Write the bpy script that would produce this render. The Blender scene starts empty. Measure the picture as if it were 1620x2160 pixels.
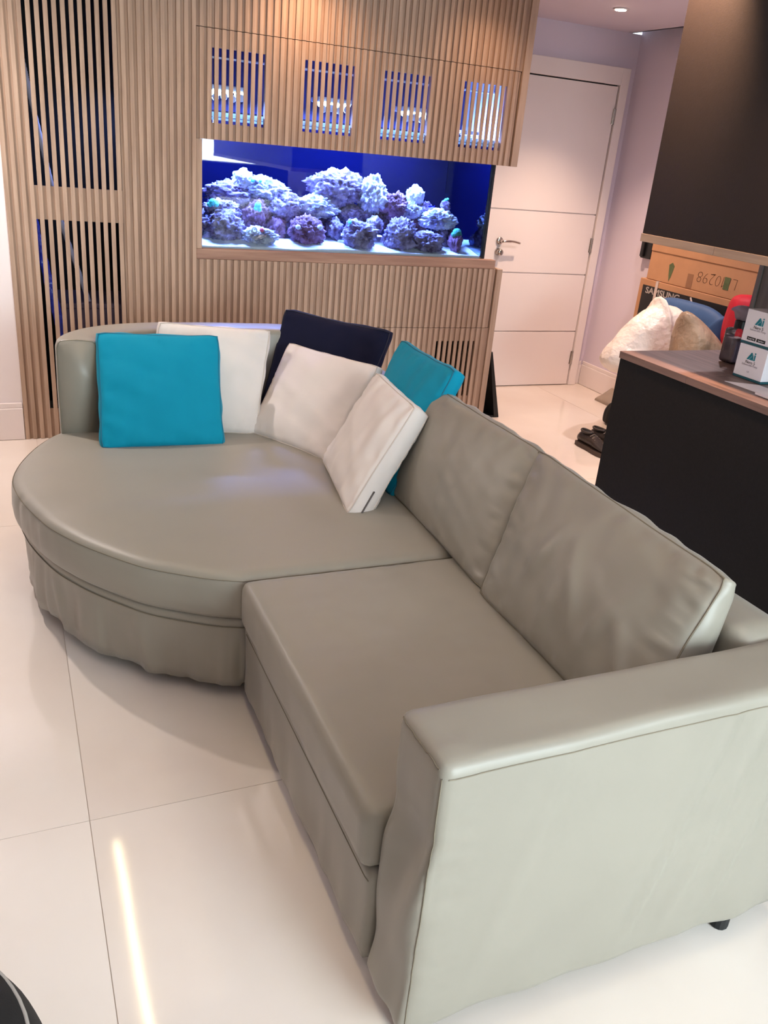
import bpy, bmesh, math, random
from mathutils import Vector, Matrix, noise

random.seed(7)
scene = bpy.context.scene
COL = scene.collection

# ------------------------------------------------------------------ camera
cam_d = bpy.data.cameras.new('camera')
cam = bpy.data.objects.new('camera', cam_d)
COL.objects.link(cam)
def _rot(yaw, pitch, roll):
    base = Matrix(((1, 0, 0), (0, 0, -1), (0, 1, 0)))
    c, s = math.cos(yaw), math.sin(yaw); Rz = Matrix(((c, -s, 0), (s, c, 0), (0, 0, 1)))
    c, s = math.cos(pitch), math.sin(pitch); Rx = Matrix(((1, 0, 0), (0, c, -s), (0, s, c)))
    c, s = math.cos(roll), math.sin(roll); Rr = Matrix(((c, -s, 0), (s, c, 0), (0, 0, 1)))
    return Rr @ Rx @ base @ Rz
_R = _rot(0.437706257, 0.406441088, 0.0937584848)      # world -> camera (x right, y down, z forward)
_m = Matrix((_R[0], -_R[1], -_R[2])).transposed().to_4x4()
_m.translation = (0, 0, 1.575)
cam.matrix_world = _m
cam_d.sensor_fit = 'VERTICAL'; cam_d.sensor_height = 24.0
cam_d.lens = 1776.15 / 2160 * 24.0
cam_d.clip_start = 0.02
scene.camera = cam

# ------------------------------------------------------------------ world, daylight, exposure
w = bpy.data.worlds.new('overcast_sky'); scene.world = w; w.use_nodes = True
w.node_tree.nodes['Background'].inputs[0].default_value = (0.80, 0.90, 1.0, 1)
w.node_tree.nodes['Background'].inputs[1].default_value = 1.5

def area(name, loc, rot, sx, sy, power, color, spread=math.pi):
    d = bpy.data.lights.new(name, 'AREA'); d.shape = 'RECTANGLE'; d.size = sx; d.size_y = sy
    d.energy = power; d.color = color; d.spread = spread
    o = bpy.data.objects.new(name, d); COL.objects.link(o); o.location = loc; o.rotation_euler = rot
    return o
def spot(name, loc, power, color, angle=1.9, blend=0.9, size=0.04, rot=(0, 0, 0)):
    d = bpy.data.lights.new(name, 'SPOT'); d.energy = power; d.color = color
    d.spot_size = angle; d.spot_blend = blend; d.shadow_soft_size = size
    o = bpy.data.objects.new(name, d); COL.objects.link(o); o.location = loc; o.rotation_euler = rot
    return o
# daylight entering by the wide window behind the photographer
area('window_daylight', (2.2, -2.12, 1.22), (math.radians(90), 0, 0), 2.3, 2.1, 172, (0.79, 0.96, 1.0))
WARM = (1.0, 0.62, 0.36)
SOFTWARM = (1.0, 0.78, 0.62)

scene.view_settings.view_transform = 'Standard'
scene.view_settings.look = 'None'
scene.view_settings.exposure = 0.8
scene.view_settings.gamma = 1.0
scene.view_settings.use_curve_mapping = False
scene.cycles.caustics_reflective = False
scene.cycles.caustics_refractive = False

# ------------------------------------------------------------------ materials
def srgb(r, g, b):
    f = lambda c: (c / 12.92 if c <= 0.04045 else ((c + 0.055) / 1.055) ** 2.4)
    return (f(r / 255), f(g / 255), f(b / 255), 1)

def mat(name, color, rough=0.5, var=0.0, vscale=8.0, bump=0.0, bscale=60.0, metal=0.0, sheen=0.0, spec=0.5,
        stretch=(1, 1, 1), color2=None, emis=None, estr=0.0, coat=0.0, bdist=0.01, randomize=False, detail=4.0):
    m = bpy.data.materials.new(name); m.use_nodes = True
    nt = m.node_tree; p = nt.nodes['Principled BSDF']
    p.inputs['Base Color'].default_value = color
    p.inputs['Roughness'].default_value = rough
    p.inputs['Metallic'].default_value = metal
    p.inputs['Specular IOR Level'].default_value = spec
    if sheen:
        p.inputs['Sheen Weight'].default_value = sheen; p.inputs['Sheen Roughness'].default_value = 0.4
    if coat:
        p.inputs['Coat Weight'].default_value = coat; p.inputs['Coat Roughness'].default_value = 0.08
    if emis:
        p.inputs['Emission Color'].default_value = emis; p.inputs['Emission Strength'].default_value = estr
    tc = nt.nodes.new('ShaderNodeTexCoord'); mp = nt.nodes.new('ShaderNodeMapping')
    mp.inputs['Scale'].default_value = stretch
    nt.links.new(tc.outputs['Object'], mp.inputs['Vector'])
    vec = mp.outputs['Vector']
    if randomize:
        oi = nt.nodes.new('ShaderNodeObjectInfo'); va = nt.nodes.new('ShaderNodeVectorMath'); va.operation = 'MULTIPLY_ADD'
        cb = nt.nodes.new('ShaderNodeCombineXYZ')
        for k in range(3): nt.links.new(oi.outputs['Random'], cb.inputs[k])
        va.inputs[1].default_value = (37, 53, 71)
        nt.links.new(cb.outputs[0], va.inputs[0]); nt.links.new(vec, va.inputs[2]); vec = va.outputs[0]
    if var or color2:
        n = nt.nodes.new('ShaderNodeTexNoise'); n.inputs['Scale'].default_value = vscale; n.inputs['Detail'].default_value = detail
        nt.links.new(vec, n.inputs['Vector'])
        r = nt.nodes.new('ShaderNodeValToRGB')
        c1 = color; c2 = color2 or tuple(c * (1 - var) for c in color[:3]) + (1,)
        r.color_ramp.elements[0].position = 0.35; r.color_ramp.elements[1].position = 0.65
        r.color_ramp.elements[0].color = c2; r.color_ramp.elements[1].color = c1
        nt.links.new(n.outputs['Fac'], r.inputs[0]); nt.links.new(r.outputs[0], p.inputs['Base Color'])
    if bump:
        n2 = nt.nodes.new('ShaderNodeTexNoise'); n2.inputs['Scale'].default_value = bscale; n2.inputs['Detail'].default_value = 3
        nt.links.new(vec, n2.inputs['Vector'])
        bp_ = nt.nodes.new('ShaderNodeBump'); bp_.inputs['Strength'].default_value = bump; bp_.inputs['Distance'].default_value = bdist
        nt.links.new(n2.outputs['Fac'], bp_.inputs['Height']); nt.links.new(bp_.outputs[0], p.inputs['Normal'])
    return m

def clear_mat(name, tint, refl=0.08, rough=0.0, gcol=(1, 1, 1, 1), fresnel=True):
    """thin clear sheet: lets light straight through and mirrors by Fresnel"""
    m = bpy.data.materials.new(name); m.use_nodes = True; nt = m.node_tree
    nt.nodes.remove(nt.nodes['Principled BSDF']); out = nt.nodes['Material Output']
    t = nt.nodes.new('ShaderNodeBsdfTransparent'); t.inputs[0].default_value = tint
    g = nt.nodes.new('ShaderNodeBsdfGlossy'); g.inputs['Roughness'].default_value = rough; g.inputs[0].default_value = gcol
    mx = nt.nodes.new('ShaderNodeMixShader')
    if fresnel:
        f = nt.nodes.new('ShaderNodeFresnel'); f.inputs[0].default_value = 1.45
        nt.links.new(f.outputs[0], mx.inputs[0])
    else:
        mx.inputs[0].default_value = refl
    nt.links.new(t.outputs[0], mx.inputs[1]); nt.links.new(g.outputs[0], mx.inputs[2]); nt.links.new(mx.outputs[0], out.inputs[0])
    return m

M = {}
M['wood'] = mat('slat_oak', srgb(188, 162, 142), 0.6, vscale=3.0, color2=srgb(166, 140, 121), stretch=(14, 14, 0.9), bump=0.12, bscale=8, randomize=True, spec=0.3)
M['wood_back'] = mat('oak_backing', srgb(178, 150, 130), 0.65, vscale=3.0, color2=srgb(158, 130, 111), stretch=(14, 14, 0.9), bump=0.1, bscale=8, spec=0.25)
M['wood_trim'] = mat('oak_trim', srgb(176, 142, 122), 0.55, vscale=3.0, color2=srgb(150, 116, 100), stretch=(0.9, 14, 14), bump=0.08, bscale=8, spec=0.3)
M['dark_in'] = mat('niche_black', srgb(16, 15, 20), 0.9, var=0.2)
M['white_wall'] = mat('painted_wall_white', srgb(240, 231, 231), 0.75, var=0.03, vscale=2)
M['far_wall'] = mat('far_wall_darkened', srgb(138, 128, 122), 0.8, var=0.03, vscale=2)  # unseen wall, darkened so that less fill light bounces on the sofa
M['taupe_wall'] = mat('painted_wall_taupe', srgb(220, 209, 222), 0.8, var=0.03, vscale=2)
M['ceiling'] = mat('ceiling_paint', srgb(228, 219, 232), 0.8, var=0.02, vscale=2)
M['white_paint'] = mat('door_satin_white', srgb(236, 226, 224), 0.38, var=0.015, vscale=3)
M['tile'] = mat('polished_porcelain', srgb(234, 225, 216), 0.07, vscale=1.1, color2=srgb(222, 209, 198), bump=0.03, bscale=2.2, bdist=0.02, randomize=True, spec=0.55, detail=6)
M['grout'] = mat('grout', srgb(196, 182, 170), 0.8, var=0.1)
M['sofa'] = mat('taupe_satin_fabric', srgb(144, 138, 126), 0.40, var=0.05, vscale=4, bump=0.10, bscale=900, bdist=0.001, sheen=0.15, spec=0.42)
M['sofa_seam'] = mat('taupe_seam', srgb(126, 117, 101), 0.6, var=0.1, spec=0.2)
M['teal'] = mat('teal_canvas', srgb(0, 140, 170), 0.78, var=0.05, vscale=5, bump=0.14, bscale=700, bdist=0.001, sheen=0.08, spec=0.2)
M['teal_seam'] = mat('teal_piping', srgb(0, 108, 136), 0.6, var=0.1)
M['cream'] = mat('cream_canvas', srgb(222, 213, 207), 0.68, var=0.04, vscale=5, bump=0.12, bscale=700, bdist=0.001, sheen=0.1, spec=0.25)
M['cream_seam'] = mat('cream_piping', srgb(206, 192, 180), 0.6, var=0.1)
M['navy'] = mat('navy_canvas', srgb(12, 14, 42), 0.8, var=0.12, vscale=5, bump=0.12, bscale=700, bdist=0.001, sheen=0.05, spec=0.2)
M['navy_seam'] = mat('navy_piping', srgb(10, 12, 36), 0.6, var=0.1)
M['steel'] = mat('brushed_nickel', srgb(200, 192, 186), 0.22, metal=1.0, var=0.05)
M['black_lam'] = mat('black_laminate', srgb(30, 29, 30), 0.55, var=0.15, vscale=90, bump=0.1, bscale=300, spec=0.2)
M['cab_lam'] = mat('dark_brown_laminate', srgb(31, 27, 28), 0.55, var=0.06, vscale=60, bump=0.06, bscale=260, spec=0.2)
M['greywood'] = mat('grey_brown_wood', srgb(128, 104, 97), 0.42, vscale=3, color2=srgb(100, 81, 76), stretch=(14, 1.0, 14), bump=0.06, bscale=8)
M['greyedge'] = mat('grey_wood_edge', srgb(150, 134, 120), 0.5, vscale=3, color2=srgb(128, 112, 100), stretch=(14, 1.0, 14))
M['grey_panel'] = mat('grey_oak_panel', srgb(122, 114, 108), 0.55, vscale=4, color2=srgb(100, 93, 88), stretch=(10, 10, 1))
M['plastic_black'] = mat('black_plastic', srgb(22, 22, 24), 0.45, var=0.1)
M['rubber'] = mat('black_foot_rubber', srgb(18, 18, 20), 0.7, var=0.1)
M['card'] = mat('corrugated_cardboard', srgb(190, 140, 102), 0.8, var=0.10, vscale=6, bump=0.1, bscale=40)
M['card_dark'] = mat('cardboard_printed_dark', srgb(150, 106, 76), 0.8, var=0.1, vscale=9)
M['print_black'] = mat('black_print', srgb(26, 24, 25), 0.55, var=0.1)
M['print_grey'] = mat('pale_grey_print', srgb(178, 166, 158), 0.7, var=0.08)
M['marker'] = mat('brown_marker_ink', srgb(96, 62, 40), 0.8, var=0.15)
M['green_mark'] = mat('green_print', srgb(92, 104, 66), 0.8, var=0.2, vscale=30)
M['strap'] = mat('clear_white_strap', srgb(206, 188, 178), 0.5, var=0.08)
M['blue_cloth'] = mat('blue_nylon', srgb(52, 88, 134), 0.6, var=0.12, vscale=10, bump=0.2, bscale=60, bdist=0.004)
M['red_cloth'] = mat('red_nylon', srgb(206, 24, 48), 0.6, var=0.15, vscale=10, bump=0.25, bscale=40, bdist=0.006)
M['white_bag'] = mat('white_plastic_film', srgb(246, 232, 220), 0.35, var=0.06, vscale=6, bump=0.75, bscale=13, bdist=0.03)
M['beige_bag'] = mat('translucent_beige_bag', srgb(198, 170, 144), 0.4, vscale=7, color2=srgb(150, 124, 98), bump=0.7, bscale=14, bdist=0.03)
M['grey_cloth'] = mat('grey_cloth', srgb(158, 142, 128), 0.8, var=0.1, vscale=10, bump=0.2, bscale=300)
M['shoe'] = mat('dark_brown_leather', srgb(52, 42, 38), 0.45, var=0.2, vscale=20, bump=0.15, bscale=80)
M['shoe_sole'] = mat('shoe_sole', srgb(74, 58, 50), 0.65, var=0.15)
M['lace'] = mat('grey_lace', srgb(128, 114, 104), 0.8, var=0.1)
M['carton'] = mat('white_carton', srgb(248, 241, 246), 0.4, var=0.02)
M['teal_print'] = mat('teal_ink', srgb(0, 132, 148), 0.45, var=0.05)
M['teal_dark'] = mat('dark_teal_carton_band', srgb(28, 88, 98), 0.5, var=0.05)
M['ink'] = mat('dark_grey_ink', srgb(70, 64, 72), 0.6, var=0.05)
M['ink_pale'] = mat('pale_grey_ink', srgb(178, 168, 178), 0.6, var=0.05)
M['paper'] = mat('paper', srgb(240, 228, 230), 0.7, var=0.02)
M['clear_plastic'] = clear_mat('clear_plastic', (0.9, 0.88, 0.9, 1))
M['clear_violet'] = clear_mat('clear_violet_plastic', (0.82, 0.76, 0.86, 1))
M['liquid'] = mat('grey_liquid', srgb(140, 128, 134), 0.25, var=0.15, vscale=25)
M['sprayhead'] = mat('grey_spray_plastic', srgb(158, 146, 158), 0.4, var=0.05)
M['glass'] = clear_mat('aquarium_glass', (0.985, 0.992, 1.0, 1))
M['water'] = clear_mat('aquarium_water', (0.90, 0.945, 1.0, 1), refl=0.0, fresnel=False)
M['side_glass'] = clear_mat('aquarium_side_glass', (0.5, 0.6, 0.8, 1), refl=0.75, gcol=(0.7, 0.85, 1.0, 1), fresnel=False)
M['tank_back'] = mat('aquarium_blue_black_back', srgb(1, 3, 36), 0.8, var=0.2, vscale=3, spec=0.03)
M['silicone'] = mat('black_silicone', srgb(8, 8, 22), 0.5, var=0.1)
M['sand'] = mat('aragonite_sand', srgb(240, 244, 248), 0.9, var=0.06, vscale=60, bump=0.3, bscale=250, bdist=0.003)
def acrylic(name, color):
    m = bpy.data.materials.new(name); m.use_nodes = True; nt = m.node_tree; p = nt.nodes['Principled BSDF']
    p.inputs['Base Color'].default_value = color; p.inputs['Roughness'].default_value = .3
    t = nt.nodes.new('ShaderNodeBsdfTranslucent'); t.inputs[0].default_value = color
    mx = nt.nodes.new('ShaderNodeMixShader'); mx.inputs[0].default_value = .65
    nt.links.new(p.outputs[0], mx.inputs[1]); nt.links.new(t.outputs[0], mx.inputs[2]); nt.links.new(mx.outputs[0], nt.nodes['Material Output'].inputs[0])
    return m
M['rim'] = acrylic('frosted_acrylic_rim', srgb(226, 250, 250))
M['hood_blue'] = mat('hood_lining_blue_glow', srgb(30, 30, 84), 0.7, var=0.1)
M['hood_white'] = mat('hood_white_lining', srgb(190, 196, 220), 0.5, var=0.03)
M['rock'] = mat('live_rock', srgb(160, 148, 182), 0.9, vscale=22, color2=srgb(70, 50, 84), bump=0.9, bscale=55, bdist=0.012, randomize=True, detail=7)
M['rock_pale'] = mat('live_rock_pale', srgb(212, 214, 226), 0.9, vscale=16, color2=srgb(112, 108, 146), bump=0.9, bscale=55, bdist=0.012, randomize=True, detail=7)
M['rock_red'] = mat('live_rock_reddish', srgb(146, 110, 142), 0.9, vscale=20, color2=srgb(78, 38, 56), bump=0.9, bscale=55, bdist=0.012, randomize=True, detail=7)
M['coral_cyan'] = mat('cyan_polyp', srgb(90, 236, 226), 0.7, var=0.25, vscale=60, bump=0.5, bscale=120)
M['coral_green'] = mat('green_polyp', srgb(60, 150, 128), 0.8, var=0.35, vscale=60, bump=0.6, bscale=140)
M['coral_pink'] = mat('pink_polyp', srgb(236, 96, 140), 0.7, var=0.2, vscale=60)
M['coral_white'] = mat('white_polyp', srgb(222, 232, 240), 0.7, var=0.2, vscale=60)
M['fish'] = mat('blue_fish', srgb(20, 30, 230), 0.4, var=0.1)
M['hose'] = mat('grey_hose', srgb(196, 192, 210), 0.5, var=0.08)
M['film'] = mat('plastic_film_blue_lit', srgb(70, 84, 230), 0.25, var=0.25, vscale=20, bump=0.5, bscale=30, bdist=0.02)  # blue light in the niche is put into the film's colour
M['violet_box'] = mat('violet_grey_box', srgb(96, 82, 104), 0.6, var=0.1)
M['lamp_body'] = mat('lamp_white', srgb(226, 236, 244), 0.4, var=0.03)
M['led_blue'] = mat('led_blue_lens', (0.7, 0.85, 1, 1), 0.3, emis=(0.66, 0.86, 1.0, 1), estr=7, var=0.02)
M['led_warm'] = mat('led_warm_lens', (1, 0.9, 0.8, 1), 0.3, emis=(1.0, 0.74, 0.48, 1), estr=26, var=0.02)
M['led_strip'] = mat('led_strip_diffuser', (1, 0.9, 0.75, 1), 0.4, emis=(1.0, 0.80, 0.48, 1), estr=26, var=0.02)
M['bean'] = mat('black_bag_cloth', srgb(14, 14, 15), 0.75, var=0.15, vscale=30, bump=0.15, bscale=300)
M['bean_pipe'] = mat('pale_grey_piping', srgb(170, 166, 160), 0.6, var=0.08)
M['zip'] = mat('zip_dark_grey', srgb(92, 86, 84), 0.4, metal=0.4, var=0.2)
M['win_frame'] = mat('window_frame_white', srgb(230, 230, 230), 0.4, var=0.02)
M['win_glass'] = clear_mat('window_glass', (0.97, 0.99, 1, 1))

# ------------------------------------------------------------------ builders
def link(o, parent=None):
    COL.objects.link(o)
    if parent is not None:
        o.parent = parent
        o.matrix_parent_inverse = world_of(parent).inverted()
    return o
_W = {}
def world_of(o):
    m = Matrix.Translation(o.location) @ o.rotation_euler.to_matrix().to_4x4()
    if o.parent is not None: m = world_of(o.parent) @ o.matrix_parent_inverse @ m
    return m
def smooth(me, on=True):
    for p in me.polygons: p.use_smooth = on
def obj(name, bm, m, parent=None, sm=False, loc=None):
    me = bpy.data.meshes.new(name); bm.to_mesh(me); bm.free()
    if isinstance(m, (list, tuple)):
        for k in m: me.materials.append(k)
    else: me.materials.append(m)
    smooth(me, sm)
    o = bpy.data.objects.new(name, me)
    if loc: o.location = loc
    return link(o, parent)
def tag(o, label=None, cat=None, group=None, kind=None):
    if label: o['label'] = label
    if cat: o['category'] = cat
    if group: o['group'] = group
    if kind: o['kind'] = kind
    return o
def empty(name, loc, label=None, cat=None, group=None, kind=None):
    o = bpy.data.objects.new(name, None); o.location = loc; o.empty_display_size = 0.05
    COL.objects.link(o)
    return tag(o, label, cat, group, kind)
def box(bm, x0, x1, y0, y1, z0, z1, mi=0, bevel=0):
    vs = [bm.verts.new(p) for p in ((x0, y0, z0), (x1, y0, z0), (x1, y1, z0), (x0, y1, z0), (x0, y0, z1), (x1, y0, z1), (x1, y1, z1), (x0, y1, z1))]
    fs = [bm.faces.new([vs[i] for i in f]) for f in ((3, 2, 1, 0), (4, 5, 6, 7), (0, 1, 5, 4), (1, 2, 6, 5), (2, 3, 7, 6), (3, 0, 4, 7))]
    for f in fs: f.material_index = mi
    if bevel:
        es = list({e for f in fs for e in f.edges})
        bmesh.ops.bevel(bm, geom=es, offset=bevel, segments=2, profile=0.5, affect='EDGES')
    return vs
def boxes(lst, bevel=0):
    bm = bmesh.new()
    for b in lst: box(bm, *b, bevel=bevel)
    return bm
def tube(bm, pts, r, n=8, closed=False, cap=True):
    pts = [Vector(p) for p in pts]; N = len(pts); rings = []
    up = Vector((0.13, 0.21, 1)).normalized()
    for i, p in enumerate(pts):
        a = pts[(i - 1) % N] if (closed or i > 0) else p
        b = pts[(i + 1) % N] if (closed or i < N - 1) else p
        t = (b - a).normalized()
        s = t.cross(up)
        if s.length < 1e-4: s = t.cross(Vector((1, 0, 0)))
        s.normalize(); q = s.cross(t)
        rr = r[i] if isinstance(r, (list, tuple)) else r
        rings.append([bm.verts.new(p + (s * math.cos(2 * math.pi * k / n) + q * math.sin(2 * math.pi * k / n)) * rr) for k in range(n)])
    for i in range(N if closed else N - 1):
        A, B = rings[i], rings[(i + 1) % N]
        for k in range(n): bm.faces.new((A[k], A[(k + 1) % n], B[(k + 1) % n], B[k]))
    if cap and not closed:
        bm.faces.new(rings[0]); bm.faces.new(rings[-1][::-1])
    return bm
def lathe(bm, prof, c=(0, 0, 0), n=24, axis='Z'):
    rings = []
    for r, z in prof:
        ring = []
        for k in range(n):
            a = 2 * math.pi * k / n
            x, y = r * math.cos(a), r * math.sin(a)
            v = {'Z': (x, y, z), 'Y': (x, z, y), 'X': (z, x, y)}[axis]
            ring.append(bm.verts.new((c[0] + v[0], c[1] + v[1], c[2] + v[2])))
        rings.append(ring)
    for A, B in zip(rings, rings[1:]):
        for k in range(n): bm.faces.new((A[k], A[(k + 1) % n], B[(k + 1) % n], B[k]))
    bm.faces.new(rings[0]); bm.faces.new(rings[-1])
    bmesh.ops.recalc_face_normals(bm, faces=bm.faces)
    return bm
def nz(p, s=1.0, off=0.0):
    return noise.noise(Vector(p) * s + Vector((off, off * 1.7, -off)))
def rbox(x0, x1, y0, y1, z0, z1, r=0.03, step=0.03, disp=None):
    """dense rounded box; disp(p, n) -> Vector offset"""
    L = (x1 - x0, y1 - y0, z1 - z0); cn = [max(2, round(l / step)) for l in L]
    bm = bmesh.new(); idx = {}
    lo = Vector((x0 + r, y0 + r, z0 + r)); hi = Vector((x1 - r, y1 - r, z1 - r))
    def ax(i, n, a, l):          # denser near the rounded ends
        t = i / n
        return a + l * t
    def vert(i, j, k):
        key = (i, j, k)
        if key in idx: return idx[key]
        p = Vector((ax(i, cn[0], x0, L[0]), ax(j, cn[1], y0, L[1]), ax(k, cn[2], z0, L[2])))
        q = Vector([min(max(p[a], lo[a]), hi[a]) for a in range(3)])
        d = p - q; n = d.normalized() if d.length > 0 else Vector((0, 0, 1))
        p = q + n * r
        if disp: p = p + disp(p, n)
        idx[key] = bm.verts.new(p); return idx[key]
    for a in range(3):
        b, c = (a + 1) % 3, (a + 2) % 3
        for side in (0, cn[a]):
            for i in range(cn[b]):
                for j in range(cn[c]):
                    q = []
                    for di, dj in ((0, 0), (1, 0), (1, 1), (0, 1)):
                        key = [0, 0, 0]; key[a] = side; key[b] = i + di; key[c] = j + dj
                        q.append(vert(*key))
                    if side == 0: q.reverse()
                    bm.faces.new(q)
    return bm
def sstep(a, b, x):
    t = min(max((x - a) / (b - a), 0), 1); return t * t * (3 - 2 * t)
def cushion(name, cs, tb, tt, bulge, m, seam_m, parent=None, n=34, pinch=0.04, wr=0.006, pk=0.006, seed=0.0, corner=0.022, seam_r=0.0022, back_bulge=None, gus=0.010, both=True, extra=None, backseam=False):
    """boxed cushion between four front-face corners (bl, br, tr, tl seen from its front)"""
    bl, br, tr, tl = [Vector(c) for c in cs]
    N = (br - bl).cross(tl - bl).normalized()
    if back_bulge is None: back_bulge = bulge
    W = (br - bl).length; H = (tl - bl).length
    U = (br - bl).normalized(); V = (tl - bl).normalized()
    def base(u, v):
        a = sstep(0.82, 1.0, abs(v)); b = sstep(0.82, 1.0, abs(u))
        uu = u * (1 - pinch * (1 - v * v) * (0.8 + 0.5 * nz((v * 2, u, seed), 1.1, 3))) * (1 - corner * a * a)
        vv = v * (1 - pinch * (1 - u * u) * (0.8 + 0.5 * nz((u * 2, v, seed), 1.1, 9))) * (1 - corner * b * b)
        s, t = (uu + 1) / 2, (vv + 1) / 2
        return bl * (1 - s) * (1 - t) + br * s * (1 - t) + tr * s * t + tl * (1 - s) * t, t
    def prof(u, v):
        return (max(0, 1 - u * u) ** 0.5) * (max(0, 1 - v * v) ** 0.5)
    def wrk(u, v, sd):
        e = 1 - max(abs(u), abs(v))
        f = wr * (nz((u * W * 9, v * H * 5, sd), 1.0) + 0.6 * nz((u * W * 4 + v * H * 10, v * H * 3, sd + 4), 1.0))
        along = (v * H if abs(u) > abs(v) else u * W)
        edge = math.exp(-((e - 0.10) / 0.09) ** 2)
        f += pk * edge * (nz((along * 26, sd * 3, e * 3), 1.0) + 0.5 * nz((along * 55, sd, e * 5), 1.0))
        return f * min(1, e / 0.04)
    bm = bmesh.new()
    ts = [-math.cos(math.pi * i / n) * 0.35 + (2 * i / n - 1) * 0.65 for i in range(n + 1)]
    F, B = {}, {}
    for i in range(n + 1):
        for j in range(n + 1):
            u, v = ts[i], ts[j]
            P, t = base(u, v); th = tb + (tt - tb) * t
            d = bulge * prof(u, v) + wrk(u, v, seed)
            if extra: d += extra(u, v)
            F[i, j] = bm.verts.new(P + N * d)
            B[i, j] = bm.verts.new(P - N * (th + back_bulge * prof(u, v) + wrk(u, v, seed + 11)))
    for i in range(n):
        for j in range(n):
            bm.faces.new((F[i, j], F[i + 1, j], F[i + 1, j + 1], F[i, j + 1]))
            bm.faces.new((B[i, j], B[i, j + 1], B[i + 1, j + 1], B[i + 1, j]))
    per = [(i, 0) for i in range(n)] + [(n, j) for j in range(n)] + [(i, n) for i in range(n, 0, -1)] + [(0, j) for j in range(n, 0, -1)]
    K = 4; rows = [[F[k] for k in per]]
    c0 = (bl + br + tr + tl) / 4
    for s in range(1, K):
        row = []
        for k in per:
            a, b = F[k].co, B[k].co
            p = a.lerp(b, s / K); out = (p - c0); out -= N * out.dot(N); out.normalize()
            row.append(bm.verts.new(p + out * gus * math.sin(math.pi * s / K) * (1 + 0.8 * nz(p, 14, seed)) ))
        rows.append(row)
    rows.append([B[k] for k in per])
    L = len(per)
    for A, C in zip(rows, rows[1:]):
        for k in range(L): bm.faces.new((A[k], C[k], C[(k + 1) % L], A[(k + 1) % L]))
    bmesh.ops.recalc_face_normals(bm, faces=bm.faces)
    fpts = [F[k].co.copy() for k in per]; bpts = [B[k].co.copy() for k in per]
    gp = lambda u, v: None
    o = obj(name, bm, m, parent, True)
    if seam_m:
        sb = bmesh.new(); tube(sb, fpts, seam_r, 6, closed=True)
        if backseam: tube(sb, bpts, seam_r, 6, closed=True)
        obj('piping', sb, seam_m, o, True)
    o['_n'] = 0; del o['_n']
    return o, fpts, bpts, N
def text(name, s, loc, R, size, m, parent, ext=0.0004, align='LEFT', shear=0, spacing=1.0, offset=0.0):
    c = bpy.data.curves.new(name, 'FONT'); c.body = s; c.size = size; c.extrude = ext; c.align_x = align
    c.shear = shear; c.space_character = spacing; c.offset = offset; c.resolution_u = 3
    tmp = bpy.data.objects.new(name, c); COL.objects.link(tmp)
    dg = bpy.context.evaluated_depsgraph_get()
    me = bpy.data.meshes.new_from_object(tmp.evaluated_get(dg))
    bpy.data.objects.remove(tmp); bpy.data.curves.remove(c)
    me.transform(Matrix.Translation(loc) @ R.to_4x4())
    me.materials.clear(); me.materials.append(m)
    o = bpy.data.objects.new(name, me)
    return link(o, parent)
FACE_MX = Matrix(((0, 0, -1), (-1, 0, 0), (0, 1, 0)))       # lettering on a face looking to -X: reads towards -Y, up is +Z
FACE_MX_FLIP = Matrix(((0, 0, -1), (1, 0, 0), (0, -1, 0)))  # the same turned upside down
def poly_x(bm, pts, x, th):
    """prism of (y,z) outline lying on the plane x, thickness towards -x"""
    a = [bm.verts.new((x, p[0], p[1])) for p in pts]; b = [bm.verts.new((x - th, p[0], p[1])) for p in pts]
    bm.faces.new(a); bm.faces.new(b[::-1])
    for i in range(len(pts)): bm.faces.new((a[i], b[i], b[(i + 1) % len(pts)], a[(i + 1) % len(pts)]))
    bmesh.ops.recalc_face_normals(bm, faces=bm.faces)
def catmull(P, sub, closed=False):
    P = [Vector(p) for p in P]; n = len(P); out = []
    rng = range(n) if closed else range(n - 1)
    for i in rng:
        p0 = P[(i - 1) % n] if closed or i > 0 else P[i] * 2 - P[i + 1]
        p1, p2 = P[i], P[(i + 1) % n]
        p3 = P[(i + 2) % n] if closed or i < n - 2 else p2 * 2 - p1
        for k in range(sub):
            t = k / sub
            out.append(0.5 * ((2 * p1) + (p2 - p0) * t + (2 * p0 - 5 * p1 + 4 * p2 - p3) * t * t + (3 * p1 - p0 - 3 * p2 + p3) * t ** 3))
    if not closed: out.append(P[-1])
    return out

H = 2.43
YS = 4.600       # front of the slats
# ------------------------------------------------------------------ setting
fl = tag(obj('floor', boxes([(-2.6, 4.2, -2.3, 5.5, -0.08, -0.003)]), M['grout']), 'cream polished porcelain floor of large square tiles', 'floor', kind='structure')
for i in range(-2, 3):
    for j in range(-3, 3):
        cx, cy = 0.08 + 1.8 * i + 0.9, 1.703 + 1.8 * j + 0.9
        x0, x1 = max(cx - .8991, -2.6), min(cx + .8991, 4.11); y0, y1 = max(cy - .8991, -2.2), min(cy + .8991, 5.37)
        if x1 - x0 < 0.02 or y1 - y0 < 0.02: continue
        t = obj('tile', boxes([(x0 - cx, x1 - cx, y0 - cy, y1 - cy, -0.003, 0.0)]), M['tile'], loc=(cx, cy, 0))
        t.parent = fl

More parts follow.
